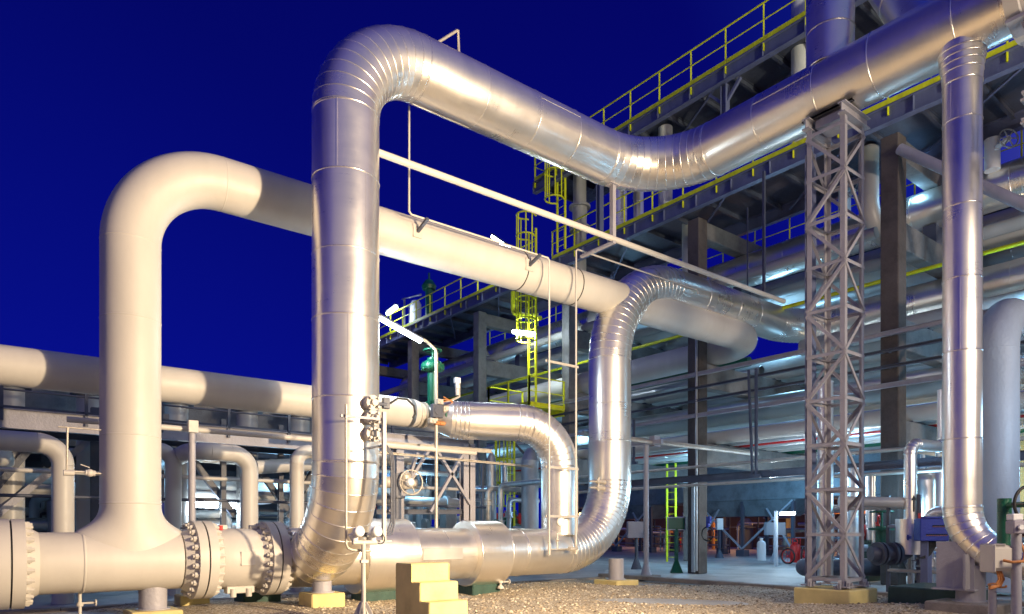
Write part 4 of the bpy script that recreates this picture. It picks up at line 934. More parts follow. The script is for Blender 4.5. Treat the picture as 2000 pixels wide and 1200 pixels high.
mb = MB(); mb.box((4, 20.3, 4.55), (20, .5, .62), bev=.02); mb.build('beam', 'conc', t)
mb = MB(); mb.box((4, 22.9, 4.5), (20, .4, .5), bev=.02); mb.box((4, 21.6, 4.72), (20, 2.2, .12)); mb.build('slab', 'conc', t)
for k, (px0, py0, px1, py1) in enumerate(((0, 1010, 200, 848), (0, 955, 90, 850), (455, 850, 560, 1000), (350, 870, 455, 1010), (300, 860, 260, 1010), (640, 860, 560, 1010))):
    mb = MB(); a, b = AY(px0, py0, 18.6), AY(px1, py1, 18.6); mb.angle(a, b, .14, .015, (0, 1, 0)); 
    tag(mb.build('brace', 'mauve' if k in (0,) else 'steel'), ('long pale diagonal brace at the left edge behind the cream header', 'short dark diagonal brace at the far left', 'diagonal brace descending behind the lamps to the right', 'diagonal brace behind the left flange pair', 'steep brace hidden behind the cream riser', 'diagonal brace left of the big silver riser')[k], 'brace', 'diagonal braces at the left')
for k, (px, w_) in enumerate(((185, .16), (322, .16), (436, .12), (648, .16), (548, .12))):
    p = AY(px, 1000, 18.4); mb = MB(); mb.ibeam((p.x, 18.4, 0), (p.x, 18.4, 4.2), w_, w_, .014)
    tag(mb.build('steel_column', 'steel'), ('steel column just left of the cream riser', 'steel column just right of the cream riser', 'thin steel column above the ball valve', 'steel column hidden by the big silver riser', 'thin steel column left of the big silver riser')[k], 'column', 'steel columns at the left')
# loops of smaller cream pipes
r_ = .19
def loop(label, corners, r=.19, R=.42, m='cream'): return pipe('painted_pipe', label, 'pipe', corners, r, m, R=R, clad=False, group='small cream loop pipes at the left', n=36)
p = AY(123, 868, 16.0); loop('small cream pipe bending down at the far left edge', [(-6, 16, p.z), (p.x, 16, p.z), (p.x, 16, 0)])
p = AY(487, 888, 16.0); a = AY(372, 905, 16.0); loop('small cream loop pipe coming forward and bending down behind the ball valve', [(a.x, 20, p.z-.15), (a.x, 16, p.z), (p.x, 16, p.z), (p.x, 16, 0)], .19, .4)
p = AY(580, 885, 15.8); loop('small cream pipe bending down just left of the big silver riser', [(p.x+3, 15.8, p.z+.05), (p.x, 15.8, p.z+.05), (p.x, 15.8, 0)], .16, .3)
p = AY(500, 905, 17.2); loop('small cream pipe running behind the others toward the big riser', [(p.x, 17.2, p.z-.1), (p.x+4, 17.2, p.z+.35)], .17)
p = AY(330, 885, 17.0); loop('short cream stub pipe just right of the cream riser', [(p.x-1.2, 16.6, p.z), (p.x, 16.6, p.z), (p.x, 16.6, 0)], .17, .3)
p = AY(-10, 890, 17.2); loop('small cream hook pipe cut by the left edge', [(p.x-2, 17.2, p.z-.2), (p.x+.1, 17.2, p.z), (p.x+.25, 19.5, p.z)], .2, .15)
for k, px in enumerate((20, 345, 483, 175, 585)):
    p = AY(px, 790, 19.0); t = thing('flanged_stub', ('flanged vertical pipe at the far left under the grey pipe', 'flanged vertical pipe just right of the cream riser under the grey pipe', 'flanged vertical pipe above the small cream loop', 'flanged vertical pipe just left of the cream riser', 'flanged vertical pipe left of the big riser')[k], 'pipe', (p.x, 19.0, 0), 'flanged vertical pipes at the left')
    mb = MB(); mb.cyl((p.x, 19, 1.0), (p.x, 19, 5.0), .27, 28); mb.build('pipe_section', 'grey', t)
    mb = MB(); mb.lathe([(.28, 0), (.40, 0), (.40, .07), (.3, .07), (.3, .1), (.40, .1), (.40, .17), (.28, .17)], (p.x, 19, 4.55), n=28); mb.build('flange_disc', 'steel', t)
    arc = bend(V((p.x, 19, 1.9)), V((p.x, 19, 1.1+1.2)), V((p.x+2, 19, 2.3)), .3, 8)
for k, (py, Y) in enumerate(((930, 16.6), (975, 16.6), (962, 21.0), (1003, 24))):
    p = AY(300, py, Y); mb = MB(); mb.cyl((-9, Y, p.z), (12, Y, p.z), (.045, .035, .06, .12)[k], 10)
    tag(mb.build('thin_pipe', ('cream', 'steel', 'grey', 'grey')[k]), ('thin pipe level with the vent valve left of the cream riser', 'dark thin pipe crossing behind the small cream loops', 'thin grey pipe farther back at the left', 'low grey pipe line in the distance at the left')[k], 'pipe')
for k, (z, Y, r, m) in enumerate(((2.35, 19.6, .14, 'grey'), (2.8, 21.6, .22, 'cream'), (3.3, 19.8, .09, 'tan'), (1.55, 22.5, .2, 'alu2'), (5.05, 21.2, .17, 'grey'), (5.15, 22.2, .24, 'cream'), (1.1, 20.0, .07, 'galv'))):
    mb = MB(); mb.cyl((-9, Y, z), (13, Y, z), r, 18)
    for i in range(11): mb.lathe([(r*1.5, 0), (r*1.5, .05), (r*1.5, .09), (r*1.5, .14)], (-8.5+2.1*i+.3*k, Y, z), (1, 0, 0), 16)
    tag(mb.build('background_pipe', m), ('grey pipe at head height behind the small cream loops', 'cream pipe just under the concrete beam at the left', 'very thin tan pipe under the concrete beam at the left', 'low clad pipe far behind the ball valve', 'grey pipe lying on the concrete table at the left', 'thickest cream pipe lying on the concrete table at the left', 'lowest thin pipe near the ground behind the cream header')[k], 'pipe', 'pipes running along the left rack')
# dark process block in the far left, sky hidden behind it
t = thing('process_unit', 'dark distant equipment block under the pipes at the left', 'plant', (2, 27, 0))
mb = MB(); mb.box((2, 29, 3.5), (26, .3, 3.4)); mb.build('wall_panel', 'steel', t)
mb = MB(); mb.box((2, 26, 3.9), (26, 6, .25)); mb.build('roof', 'steel', t)
for i in range(9):
    mb = MB(); mb.ibeam((-10+3*i, 26.5, 0), (-10+3*i, 26.5, 3.8), .2, .2, .02); mb.build('column', 'steel', t)
for i in range(8):
    mb = MB(); mb.bar((-10+3*i, 26.4, .3), (-7+3*i, 26.4, 3.4), .08); mb.build('brace', 'galv', t)
x0 = AY(160, 1000, 22).x; mb = MB(); mb.box((x0, 22, 1.1), (1.5, 1.2, 2.2), bev=.02); tag(mb.build('cabinet', 'boxgrey'), 'pale equipment cabinet behind the small cream pipe at the far left', 'cabinet')
x0 = AY(303, 1020, 18.0).x; mb = MB(); mb.box((x0+.1, 18.0, 1.6), (.55, .3, .9), bev=.03); mb.cyl((x0+.1, 17.9, 1.35), (x0+.1, 17.83, 1.35), .1, 16); mb.box((x0+.1, 18.05, .6), (.08, .08, 1.2)); tag(mb.build('control_box', 'blue'), 'blue control box between the small cream pipe and the cream riser', 'control box')
x0 = AY(340, 1020, 30).x; mb = MB(); mb.box((x0, 30, 1.2), (12, .4, 1.1)); tag(mb.build('blue_wall', 'blue'), 'long dark blue low wall far behind the cream riser', 'wall')

# ------------------------------------------------------------ yard under the rack
def stand_box(label, px, py, w_, h_, mat, base_py, cat='junction box', depth=None, legm='steel', r=.05, rot=-.65):
    g_ = AG(px, base_py); dd = g_.dot(V((.616, .788, 0))); c = AD(px, py, dd)
    W, Hh = w_*dd/1368, h_*dd/1368; t = thing('cabinet_stand', label, cat, (g_.x, g_.y, 0))
    R = Matrix.Rotation(rot, 3, 'Z')
    mb = MB(); mb.box(c, (W, .3 if cat != 'sign' else .03, Hh), R, .015); mb.build('box' if cat != 'sign' else 'sign_face', mat, t)
    if cat == 'sign':
        mb = MB()
        for sx, sz, ww, hh in ((0, 1, W+.06, .03), (0, -1, W+.06, .03), (1, 0, .03, Hh), (-1, 0, .03, Hh)):
            mb.box(c+R @ V((sx*(W/2+.015), -.01, sz*(Hh/2+.015))), (ww, .05, hh), R)
        mb.build('sign_frame', 'boxgrey', t)
    mb = MB(); mb.bar((g_.x, g_.y, 0), (g_.x, g_.y, c.z-Hh/2), .09); mb.lathe([(.28, 0), (.27, .02), (.06, .45)], (g_.x, g_.y, 0), n=4); mb.build('post', legm, t)
stand_box('mauve junction box on a stand right behind the silver bend', 1243, 1035, 36, 32, 'mauvebox', 1112)
stand_box('plain dark green notice board on a green stand under the rack', 1321, 1023, 33, 22, 'signgreen', 1119, 'sign', legm='green')
stand_box('pale blue junction box on a stand beside the white cylinder', 1513, 1033, 38, 25, 'boxgrey', 1098, legm='boxgrey')
stand_box('small pale junction box seen through the left of the lattice tower', 1590, 1031, 26, 20, 'boxgrey', 1100, legm='boxgrey')
stand_box('small pale junction box right of the brown column', 1405, 1024, 12, 22, 'white', 1090)
# white cylinder
g_ = AG(1487, 1095); s = g_.dot(V((.616, .788, 0)))/1368
t = thing('gas_cylinder', 'fat white gas cylinder standing left of the pale blue junction box', 'cylinder', (g_.x, g_.y, 0))
R_ = 8.5*s; mb = MB(); mb.lathe([(R_*1.05, 0), (R_*1.05, 3*s), (R_, 4*s), (R_, 32*s), (R_*.9, 35*s), (R_*.6, 38*s), (R_*.3, 39*s)], (g_.x, g_.y, 0), n=28, sharp=False); mb.build('body', 'white', t)
mb = MB(); mb.cyl((g_.x, g_.y, 38*s), (g_.x, g_.y, 43*s), .06, 10); mb.cyl((g_.x-.1, g_.y, 42*s), (g_.x+.1, g_.y, 42*s), .04, 8); mb.build('valve_head', 'white', t)
# wheeled extinguisher
g_ = AG(1553, 1102); s = g_.dot(V((.616, .788, 0)))/1368; c0 = V((g_.x, g_.y, 0)); rt = V((.788, -.616, 0)); fw = V((.616, .788, 0))
t = thing('wheeled_extinguisher', 'red wheeled fire extinguisher with two spoked wheels under the rack', 'fire extinguisher', c0)
mb = MB(); mb.lathe([(9*s, 3*s), (9.5*s, 4*s), (9.5*s, 34*s), (8*s, 38*s), (4*s, 41*s), (3*s, 43*s)], c0, n=28, sharp=False); mb.build('cylinder', 'red', t)
for k in (-1, 1):
    wc = c0+rt*(15*s*k)+V((0, 0, 15.5*s))+fw*(-2*s)
    wd = (rt*.8-fw*.55*k).normalized() if True else rt
    mb = MB(); mb.torus(wc, wd, 14.5*s, 1.6*s, 32, 8); tw = mb.build('wheel', 'black', t)
    mb = MB(); mb.torus(wc, wd, 12.6*s, .8*s, 28, 6); mb.cyl(wc-wd*2*s, wc+wd*2*s, 2*s, 12)
    x, y = perp(wd)
    for i in range(8): a = i*PI/4; mb.cyl(wc, wc+(x*math.cos(a)+y*math.sin(a))*13*s, .5*s, 6)
    mb.build('rim', 'red', tw)
mb = MB(); mb.tube([c0+rt*(-7*s)+V((0, 0, 12*s)), c0+rt*(-8*s)+V((0, 0, 50*s))-fw*6*s, c0+rt*(8*s)+V((0, 0, 50*s))-fw*6*s, c0+rt*(7*s)+V((0, 0, 12*s))], .9*s, 8); mb.torus(c0+V((0, 0, 44*s)), fw, 5*s, .9*s, 20, 6); mb.build('handle', 'red', t)
# hydrant-like bracket unit on the rack column
p = AX(1385, 1052, 18.7); mb = MB(); mb.box((18.68, p.y, 1.75), (.1, .16, .22), bev=.02); mb.cyl((18.64, p.y, 1.65), (18.64, p.y, 1.5), .06, 12); tag(mb.build('socket_box', 'blue'), 'small blue power socket on the brown column left of the tower', 'socket')
mb = MB(); mb.torus((18.62, p.y, 1.3), (1, 0, 0), .22, .02, 24, 6); tag(mb.build('cable', 'black'), 'loop of black cable below the blue socket', 'cable')
mb = MB(); mb.box((18.66, 14.3, 1.5), (.08, .10, 2.9)); mb.cyl((18.62, 14.15, .1), (18.62, 14.15, 9), .04, 8); tag(mb.build('conduit', 'galv'), 'grey conduit climbing the brown column left of the tower', 'conduit')
# hopper tanks on legs
for k, (xx, yy) in enumerate(((35, 22.6), (36, 33), (34, 12))):
    t = thing('hopper_tank', ('weathered plate hopper on braced legs behind the pale blue junction box', 'weathered plate hopper on braced legs far left behind the notice board', 'weathered plate hopper on braced legs behind the lattice tower')[k], 'tank', (xx, yy, 0), 'hopper tanks under the rack')
    mb = MB(); mb.box((xx, yy, 4.2), (2.6, 9.8, 2.3), bev=.03)
    n = len(mb.v)
    for (a, b, z) in ((1.3, 3.2, 3.04), (.9, 2.2, 2.2)):
        for sx, sy in ((-1, -1), (1, -1), (1, 1), (-1, 1)): mb.v.append((xx+sx*a, yy+sy*b, z))
    for i in range(4): j = (i+1) % 4; mb.quad([n+i, n+4+i, n+4+j, n+j])
    mb.quad([n+4, n+7, n+6, n+5]); mb.build('hopper', 'tankblue', t)
    for sx in (-1, 1):
        for sy in (-1, 0, 1):
            mb = MB(); mb.bar((xx+sx*1.2, yy+sy*3, .35), (xx+sx*1.2, yy+sy*3, 3.04), .16); mb.box((xx+sx*1.2, yy+sy*3, .17), (.5, .5, .34)); mb.build('leg', 'steel', t)
    for sy in (-1, 1):
        mb = MB(); mb.bar((xx-1.25, yy, .4), (xx-1.25, yy+sy*3, 3.0), .09); mb.build('brace', 'boxgrey', t)
        mb = MB(); mb.bar((xx-1.25, yy+sy*1.5, 2.6), (xx-1.25, yy+sy*3, .4), .08); mb.build('brace', 'boxgrey', t)
# sodium lit plant far behind the rack
rnd = random.Random(3)
t = thing('process_unit', 'distant orange lit process plant behind the rack legs', 'plant', (45, 38, 0))
for i in range(26):
    y = 10+rnd.uniform(0, 40); h = rnd.uniform(1.2, 3.4); w_ = rnd.uniform(.12, .3); x = 45+rnd.uniform(-2, 3)
    mb = MB(); mb.box((x, y, h/2), (w_, w_, h)); mb.build('column', rnd.choice(['orange', 'steel', 'steel', 'sand']), t)
for i in range(16):
    y = 10+rnd.uniform(0, 38); z = rnd.uniform(.6, 3.2); L = rnd.uniform(2, 7); x = 46+rnd.uniform(-2, 2); mb = MB(); mb.box((x, y+L/2, z), (.2, L, rnd.uniform(.06, .16))); mb.build('beam', rnd.choice(['orange', 'steel', 'yellow']), t)
for i in range(14):
    y = 11+2.9*i; mb = MB(); r = rnd.uniform(.25, .6); h = rnd.uniform(.8, 2.6); mb.lathe([(r, 0), (r, h*.85), (r*.5, h)], (48+rnd.uniform(-1, 1), y, 0), n=16); mb.build('vessel', rnd.choice(['orange', 'alu2', 'red', 'steel']), t)
for i in range(5):
    p = V((43.5, 14+8*i, 2.6)); lamp('sodium_light', 'POINT', p, 200, (1, .48, .12), .3); mb = MB(); mb.ball(p+V((.6, .3, .3)), .14, 12); mb.build('lamp_globe', 'tubewarm', t)
# dense small bore manifolds under the rack and in the yard
def manifold(label, xa, xb, ya, yb, n, hmax, mats, seed, zb=.25):
    rr = random.Random(seed); t = thing('pipe_manifold', label, 'pipework', ((xa+xb)/2, (ya+yb)/2, 0), 'dense small pipework under the racks')
    for i in range(n):
        x, y = rr.uniform(xa, xb), rr.uniform(ya, yb); h = rr.uniform(.9, hmax); r = rr.choice([.04, .06, .09, .12]); m = rr.choice(mats)
        dx, dy = rr.choice([(1, 0), (0, 1), (-1, 0), (0, -1)]); L = rr.uniform(.5, 2.5)
        c0, c1, c2 = V((x, y, 0)), V((x, y, h)), V((x+dx*L, y+dy*L, h+.001)); pts = [c0]+bend(c0, c1, c2, r*2.2, 6)+[c2]
        if rr.random() < .5: pts += bend(c1, c2, c2+V((0, 0, -1)), r*2.2, 5)[0:0]; 
        mb = MB(); mb.tube(pts, r, 12)
        z = rr.uniform(.5, h*.8)
        mb.lathe([(r*1.9, 0), (r*1.9, .03), (r*1.5, .04), (r*1.5, .16), (r*1.9, .17), (r*1.9, .2)], (x, y, z), n=14); mb.build('small_pipe', m, t)
        if rr.random() < .6:
            w2 = MB(); w2.torus((x-.28, y-.12, z+.1), (1, .3, 0), .13, .014, 16, 6); w2.cyl((x, y, z+.1), (x-.28, y-.12, z+.1), .018, 6); w2.build('handwheel', rr.choice(['green', 'red', 'black', 'blue', 'galv']), t)
    for k in range(3):
        z = .5+.5*k; mb = MB(); mb.cyl((xa, ya, z), (xa, yb, z), .045, 8); mb.build('header', rr.choice(mats), t)
        mb = MB(); mb.bar((xa, ya+(yb-ya)*k/2, 0), (xa, ya+(yb-ya)*k/2, hmax), .07); mb.build('post', 'steel', t)
    return t
MM = ['alu2', 'galv', 'grey', 'tan', 'boxgrey', 'alu2']
manifold('dense tangle of small pipes and handwheels far behind the notice board', 37.5, 41, 26, 38, 26, 3.0, MM, 5)
manifold('dense tangle of small pipes far behind the white cylinder', 37.5, 41, 13, 24, 24, 2.8, MM, 6)
manifold('small pipes and valves seen below the low trestle beam behind the fat jackets', 13.6, 16.5, 19, 30, 26, 3.6, MM, 8)
manifold('small pipes and valves between lattice tower and brown column', 16.6, 18.4, 6.0, 7.3, 8, 2.2, MM, 9)
manifold('small pipes under the low walkway left of the big riser', 3.5, 9.5, 21, 24, 22, 3.2, ['steel', 'galv', 'grey', 'boxgrey'], 10)
manifold('small pipes under the low walkway at the far left', -5, 2.5, 21, 24, 18, 3.2, ['steel', 'galv', 'grey', 'boxgrey'], 11)
mb = MB(); mb.box((52, 30, 2.4), (.5, 60, 4.8)); tag(mb.build('boundary_wall', 'brick'), 'dark boundary wall far behind the orange lit plant', 'wall')
# silver vessels and small pipes between riser and reducer (distance)
vs = [(795, .22, 4.25), (818, .15, 4.0), (870, .2, 4.25), (885, .14, 4.4), (838, .1, 4.25), (960, .18, 4.25), (1035, .3, 4.25)]
for k, (px, r, h) in enumerate(vs):
    p = AX(px, 1030, 13.0+.4*k); t = thing('vertical_vessel', ('first', 'second', 'third', 'fourth', 'fifth', 'sixth', 'seventh')[k if False else k]+' silver vertical pipe counted as built behind the trestle', 'vessel', (p.x, p.y, 0), 'upright silver pipes behind the trestle')
    order = sorted(range(len(vs)), key=lambda i: vs[i][0]).index(k)
    t['label'] = ('leftmost', 'second from left', 'third from left', 'middle', 'fifth from left', 'second from right', 'rightmost')[order]+' of the upright silver pipes seen under the trestle'
    mb = MB(); mb.lathe([(r, 0), (r, h*.9), (r*.7, h*.96), (r*.3, h)], (p.x, p.y, 0), n=24); mb.build('shell', 'galv', t)
    mb = MB()
    for z in (h*.3, h*.55, h*.8): mb.lathe([(r+.01, 0), (r+.01, .05)], (p.x, p.y, z), n=24)
    mb.build('band', 'galv', t)
p = AX(858, 1000, 15.5); t = thing('horizontal_drum', 'small teal horizontal drum behind the low silver pipe', 'drum', (p.x, p.y, 0))
mb = MB(); mb.lathe([(.05, -.75), (.25, -.7), (.32, -.6), (.32, .6), (.25, .7), (.05, .75)], (p.x, p.y, p.z), (.788, -.616, 0), 28, False); mb.build('shell', 'boxgrey', t)
mb = MB(); mb.box((p.x, p.y, p.z/2-.15), (.3, .3, p.z-.3)); mb.build('saddle', 'steel', t)
def hpump(label, px, py, X, mat, s=1):
    p = AX(px, py, X); t = thing('pump', label, 'pump', (p.x, p.y, 0), 'small pumps on the yard')
    mb = MB(); mb.lathe([(.1*s, -.4*s), (.2*s, -.36*s), (.2*s, .1*s), (.3*s, .12*s), (.3*s, .2*s), (.14*s, .25*s), (.14*s, .5*s)], p, (.788, -.616, 0), 20); mb.build('motor', mat, t)
    mb = MB(); mb.box((p.x, p.y, (p.z-.2*s)/2), (.7*s, .5*s, max(.1, p.z-.2*s))); mb.build('base', 'dkgreen', t)
    mb = MB(); mb.torus(p+V((.2, -.3, .3)), (.6, -.8, .1), .16*s, .02, 20, 6); mb.cyl(p+V((.2, -.25, 0)), p+V((.2, -.25, .3)), .03, 8); mb.build('handwheel', mat, t)
hpump('red pump left behind the low silver pipe', 980, 1012, 19.0, 'red', 1.1); hpump('red pump right behind the low silver pipe', 1008, 1015, 20.0, 'red', 1.0); hpump('green pump between the two red pumps', 992, 1018, 17.5, 'green', .8)
# pipes with bend seen through the trestle
a = AX(930, 975, 16.0); b = AX(985, 955, 16.0)
pipe('insulated_pipe', 'thin silver pipe with upturned end seen above the red pumps', 'pipe', [AX(900, 955, 17), AX(985, 955, 17), AX(985, 905, 17)], .13, 'alu2', R=.3, gores=6, n=24)
pipe('insulated_pipe', 'thin silver pipe line below the upturned silver pipe', 'pipe', [AX(880, 960, 17.6), AX(1005, 962, 17.6)], .10, 'alu2', n=24)

# ------------------------------------------------------------ right side cluster
# teal painted riser
pp = AD(1948, 900, 15.2)
pipe('painted_pipe', 'wide teal lit painted pipe standing behind the slim silver drop pipe', 'pipe', [(pp.x, pp.y, .1), (pp.x, pp.y, 6.2), (pp.x+5, pp.y, 6.2)], .40, 'boxgrey', R=.9, clad=False)
# small silver riser with jacket
q = AD(1778, 1000, 15.6); zt = lambda py, D=15.6: 1.4+(1037-py)/1368*D
rt = V((.788, -.616, 0))
pipe('insulated_pipe', 'narrow silver clad pipe with stepped bend between brown column and drop pipe', 'pipe', [(q.x, q.y, zt(1080)), (q.x, q.y, zt(868)), V((q.x, q.y, zt(868)))+V((1.15, -.25, 0)), V((q.x, q.y, zt(780)))+V((1.15, -.25, .3))], .13, 'alu', R=.22, gores=6, n=32)
t = thing('valve_jacket', 'cylindrical silver valve jacket beside the blue control panel', 'valve cover', (q.x, q.y, zt(1083)))
mb = MB(); mb.lathe([(.13, 0), (.30, .0), (.30, zt(1014)-zt(1083)), (.13, zt(1014)-zt(1083))], (q.x, q.y, zt(1083)), n=40); mb.build('shell', 'alu', t)
mb = MB(); mb.box(V((q.x, q.y, zt(1050)))-V((.616, .788, 0))*.30-rt*.2, (.1, .06, .06)); mb.box(V((q.x, q.y, zt(1050)))-V((.616, .788, 0))*.33-rt*.24, (.04, .03, .12)); mb.build('latch', 'blue', t)
mb = MB(); a = V((q.x, q.y, 0))-V((.616, .788, 0))*.137; 
for z0, z1, w_ in ((zt(1000), zt(978), .035), ): mb.bar(a+V((0, 0, z0)), a+V((0, 0, z1)), w_, .006, (-.616, -.788, 0))
n = len(mb.v); k0 = a+V((0, 0, zt(978)));
mb.v += [tuple(k0-rt*.055), tuple(k0+rt*.055), tuple(k0+V((0, 0, .11))), tuple(k0-rt*.055-V((.006, .008, 0))), tuple(k0+rt*.055-V((.006, .008, 0))), tuple(k0+V((0, 0, .11))-V((.006, .008, 0)))]
mb.quad([n, n+1, n+2]); mb.quad([n+5, n+4, n+3]); mb.quad([n, n+3, n+4, n+1]); mb.quad([n+1, n+4, n+5, n+2]); mb.quad([n+2, n+5, n+3, n])
tag(mb.build('flow_arrow', 'black'), 'black flow arrow pointing up on the narrow silver pipe', 'marking')
for k, (px, D_, r, y0) in enumerate(((1802, 18.5, .3, 925), (1832, 19.3, .3, 905))):
    p = AD(px, 1000, D_); t = thing('vertical_vessel', ('dome topped silver vessel behind the blue control panel', 'tall silver vessel just left of the slim drop pipe')[k], 'vessel', (p.x, p.y, 0))
    h = zt(y0, D_); mb = MB(); mb.lathe([(r, .1), (r, h-.2), (r*.85, h-.08), (r*.4, h)], (p.x, p.y, 0), n=36, sharp=False); mb.build('shell', 'alu', t)
    mb = MB(); mb.cyl((p.x, p.y, 0), (p.x, p.y, .2), r*.8, 20); mb.build('skirt', 'steel', t)
    mb = MB(); mb.cyl((p.x, p.y, h-.05), (p.x, p.y, h+.5), .06, 12); mb.build('nozzle', 'galv', t)
lamp('vessel_light', 'POINT', AD(1800, 960, 16.6), 90, COLD, .2); lamp('vessel_light', 'POINT', AD(1860, 940, 20.5), 120, (1, .8, .5), .2)
# blue control panel
p = AD(1819, 1035, 14.6); R = Matrix.Rotation(math.atan2(-.616, .788), 3, 'Z'); s = 14.6/1368
t = thing('switch_cabinet', 'blue control panel with two rows of switches left of the slim drop pipe', 'control panel', (p.x, p.y, 0))
mb = MB(); mb.box(p, (56*s, .25, 44*s), R, .015); mb.box(p+V((0, 0, 24*s)), (40*s, .27, 3*s), R); mb.build('housing', 'blue', t)
for row, (zz, n0, n1) in enumerate(((8, -1, 6), (-9, -4, 6))):
    for i in range(n0, n1):
        c = p+R @ V((i*4.2*s+1*s, -.135, zz*s)); mb = MB(); mb.box(c, (2.2*s, .03, 2.2*s), R); mb.build('switch', 'black', t)
        mb = MB(); mb.box(c+V((0, 0, -2.3*s)), (3*s, .015, .9*s), R); mb.build('switch_label', 'copper', t)
mb = MB(); 
for i in range(6): a = p+R @ V(((i-2)*2.6*s, 0, -22*s)); mb.tube([a, a+V((0, 0, -.12)), a+R @ V((-i*.02, 0, -.28)), a+R @ V((-.2, 0, -.36))], .014, 6)
mb.build('cable', 'black', t)
mb = MB(); mb.bar((p.x, p.y+.1, .05), (p.x, p.y+.1, p.z-22*s), .22, .14); mb.box((p.x, p.y+.1, .06), (.4, .4, .12)); mb.build('post', 'bluesteel', t)
mb = MB(); c = AD(1796, 1008, 14.6); mb.box(c, (.06, .02, .12), R); mb.build('red_tab', 'red', t)
# black headers along the ground
a = AD(1575, 1108, 17.2); a.z = .45
hp = pipe('header_pipe', 'dark rounded header pipe lying low behind the lattice tower', 'pipe', [AG(1572, 1108, .42), (AG(1572, 1108, .42)+V((.788, -.616, 0))*4.6)], .24, 'steel', clad=False)
mb = MB(); mb.ball(AG(1572, 1108, .42), .24, 24); mb.build('end_cap', 'steel', hp)

pipe('header_pipe', 'dark pipe elbow joining the low header below the silver jacket', 'pipe', [AD(1700, 1082, 15.6), (q.x, q.y, AD(1700, 1082, 15.6).z), (q.x, q.y, zt(1078))], .17, 'steel', R=.28, clad=False)
for k, px in enumerate((1712, 1738)):
    p = AD(px, 1082, 15.6); mb = MB(); mb.lathe([(.26, 0), (.26, .06), (.2, .06), (.2, .1), (.26, .1), (.26, .16)], p, (.9, -.43, 0), 24); tag(mb.build('pipe_flange', 'steel'), ('left', 'right')[k]+' dark flange on the elbow pipe behind the lattice tower', 'flange')
pipe('header_pipe', 'thick black header pipe under the blue control panel', 'pipe', [AD(1780, 1082, 17.5), AD(1780, 1082, 17.5)+V((.788, -.616, 0))*3.4], .42, 'steel', clad=False)
pipe('painted_pipe', 'grey branch pipe joining the narrow silver pipe from the tower side', 'pipe', [AD(1640, 980, 15.8), AD(1762, 982, 15.7)], .12, 'grey', clad=False)
for k, (px, D_, h) in enumerate(((1612, 17, 5.0), (1668, 18, 3.0), (1700, 19.5, 3.0))):
    p = AD(px, 1037, D_); mb = MB(); clad_run([V((p.x, p.y, .2)), V((p.x, p.y, h))], .18-.03*k, mb, False, 28, long_seam=False); tag(mb.build('insulated_pipe', 'alu2'), ('silver riser seen through the left half of the lattice tower', 'silver riser seen through the right half of the lattice tower', 'short silver riser right of the lattice tower')[k], 'pipe')
t = thing('gate_valve', 'dark green valve cluster between lattice tower and brown column', 'valve', AD(1722, 1060, 17))
p = AD(1722, 1028, 17); mb = MB(); mb.cyl(p, p+V((0, 0, -.7)), .14, 16); mb.lathe([(.3, 0), (.3, .06)], p+V((0, 0, -.1)), n=20); mb.lathe([(.3, 0), (.3, .06)], p+V((0, 0, -.5)), n=20); mb.build('bonnet', 'green', t)
mb = MB(); mb.torus(p+V((0, 0, .35)), (0, 0, 1), .25, .025, 24, 6); mb.cyl(p, p+V((0, 0, .36)), .03, 8); mb.cyl(p+V((-.25, 0, .35)), p+V((.25, 0, .35)), .015, 6); mb.build('handwheel', 'green', t)
hpump('red pump seen through the lattice tower', 1690, 1040, 20, 'red', 1.1)
# near electrical boxes at the lower right
fwd = V((.616, .788, 0))
t = thing('junction_box', 'rounded cream junction box with hinged arms in front of the slim silver bend', 'junction box', AD(1950, 1120, 8.6)); s = 8.6/1368
p = AD(1948, 1090, 8.6); mb = MB(); mb.box(p, (46*s, .22, 50*s), R, .04); mb.box(p+V((0, 0, 26*s))-rt*.03, (24*s, .2, 4*s), R, .02); mb.build('housing', 'cream', t)
mb = MB(); mb.box(p-rt*(21*s)-fwd*.02, (6*s, .27, 56*s), R, .03); mb.build('lid', 'cream', t)
for dz in (14, -14): mb = MB(); mb.bar(p+rt*.12+V((0, 0, dz*s)), p+rt*.32+V((0, 0, dz*s)), .05, .04); mb.build('hinge_arm', 'galv', t)
mb = MB(); mb.tube([p-rt*.02-fwd*.13+V((0, 0, -4*s)), p+rt*.04-fwd*.2+V((0, 0, -7*s)), p+rt*.18-fwd*.2+V((0, 0, -5*s)), p+rt*.27-fwd*.1+V((0, 0, 10*s)), p+rt*.25+V((0, 0, 40*s))], .018, 10); mb.build('cable', 'copper', t)
mb = MB(); 
for i in range(3): mb.tube([p+rt*(.02*i)+V((0, 0, -26*s)), p+rt*(.02+.03*i)+V((0, 0, -.26)), p+rt*(-.02+.03*i)+V((0, 0, -.34)), p+rt*(-.1)+V((0, 0, -.36-.01*i))], .014, 8)
mb.torus(p+V((0, 0, -.34)), (.3, 0, 1), .09, .012, 20, 6, 5.0); mb.build('cable', 'copper', t)
t2 = thing('cable_post', 'short grey post below the cream junction box', 'post', AD(1940, 1400, 8.7)); g_ = AD(1938, 1037, 8.7)
mb = MB(); mb.cyl((g_.x, g_.y, .05), (g_.x, g_.y, AD(1938, 1148, 8.7).z), .045, 16); mb.build('post', 'mauve', t2)
g_ = AD(1985, 1037, 8.5); t = thing('switch_post', 'thick grey post with grey switch box at the right edge', 'post', (g_.x, g_.y, 0)); mb = MB(); mb.cyl((g_.x, g_.y, .05), (g_.x, g_.y, AD(1985, 1040, 8.5).z), .055, 20); mb.build('post', 'mauve', t)
p = AD(1990, 1030, 8.4); mb = MB(); mb.box(p-rt*.03, (.17, .15, .16), R, .012); mb.build('switch_box', 'mauvebox', t)
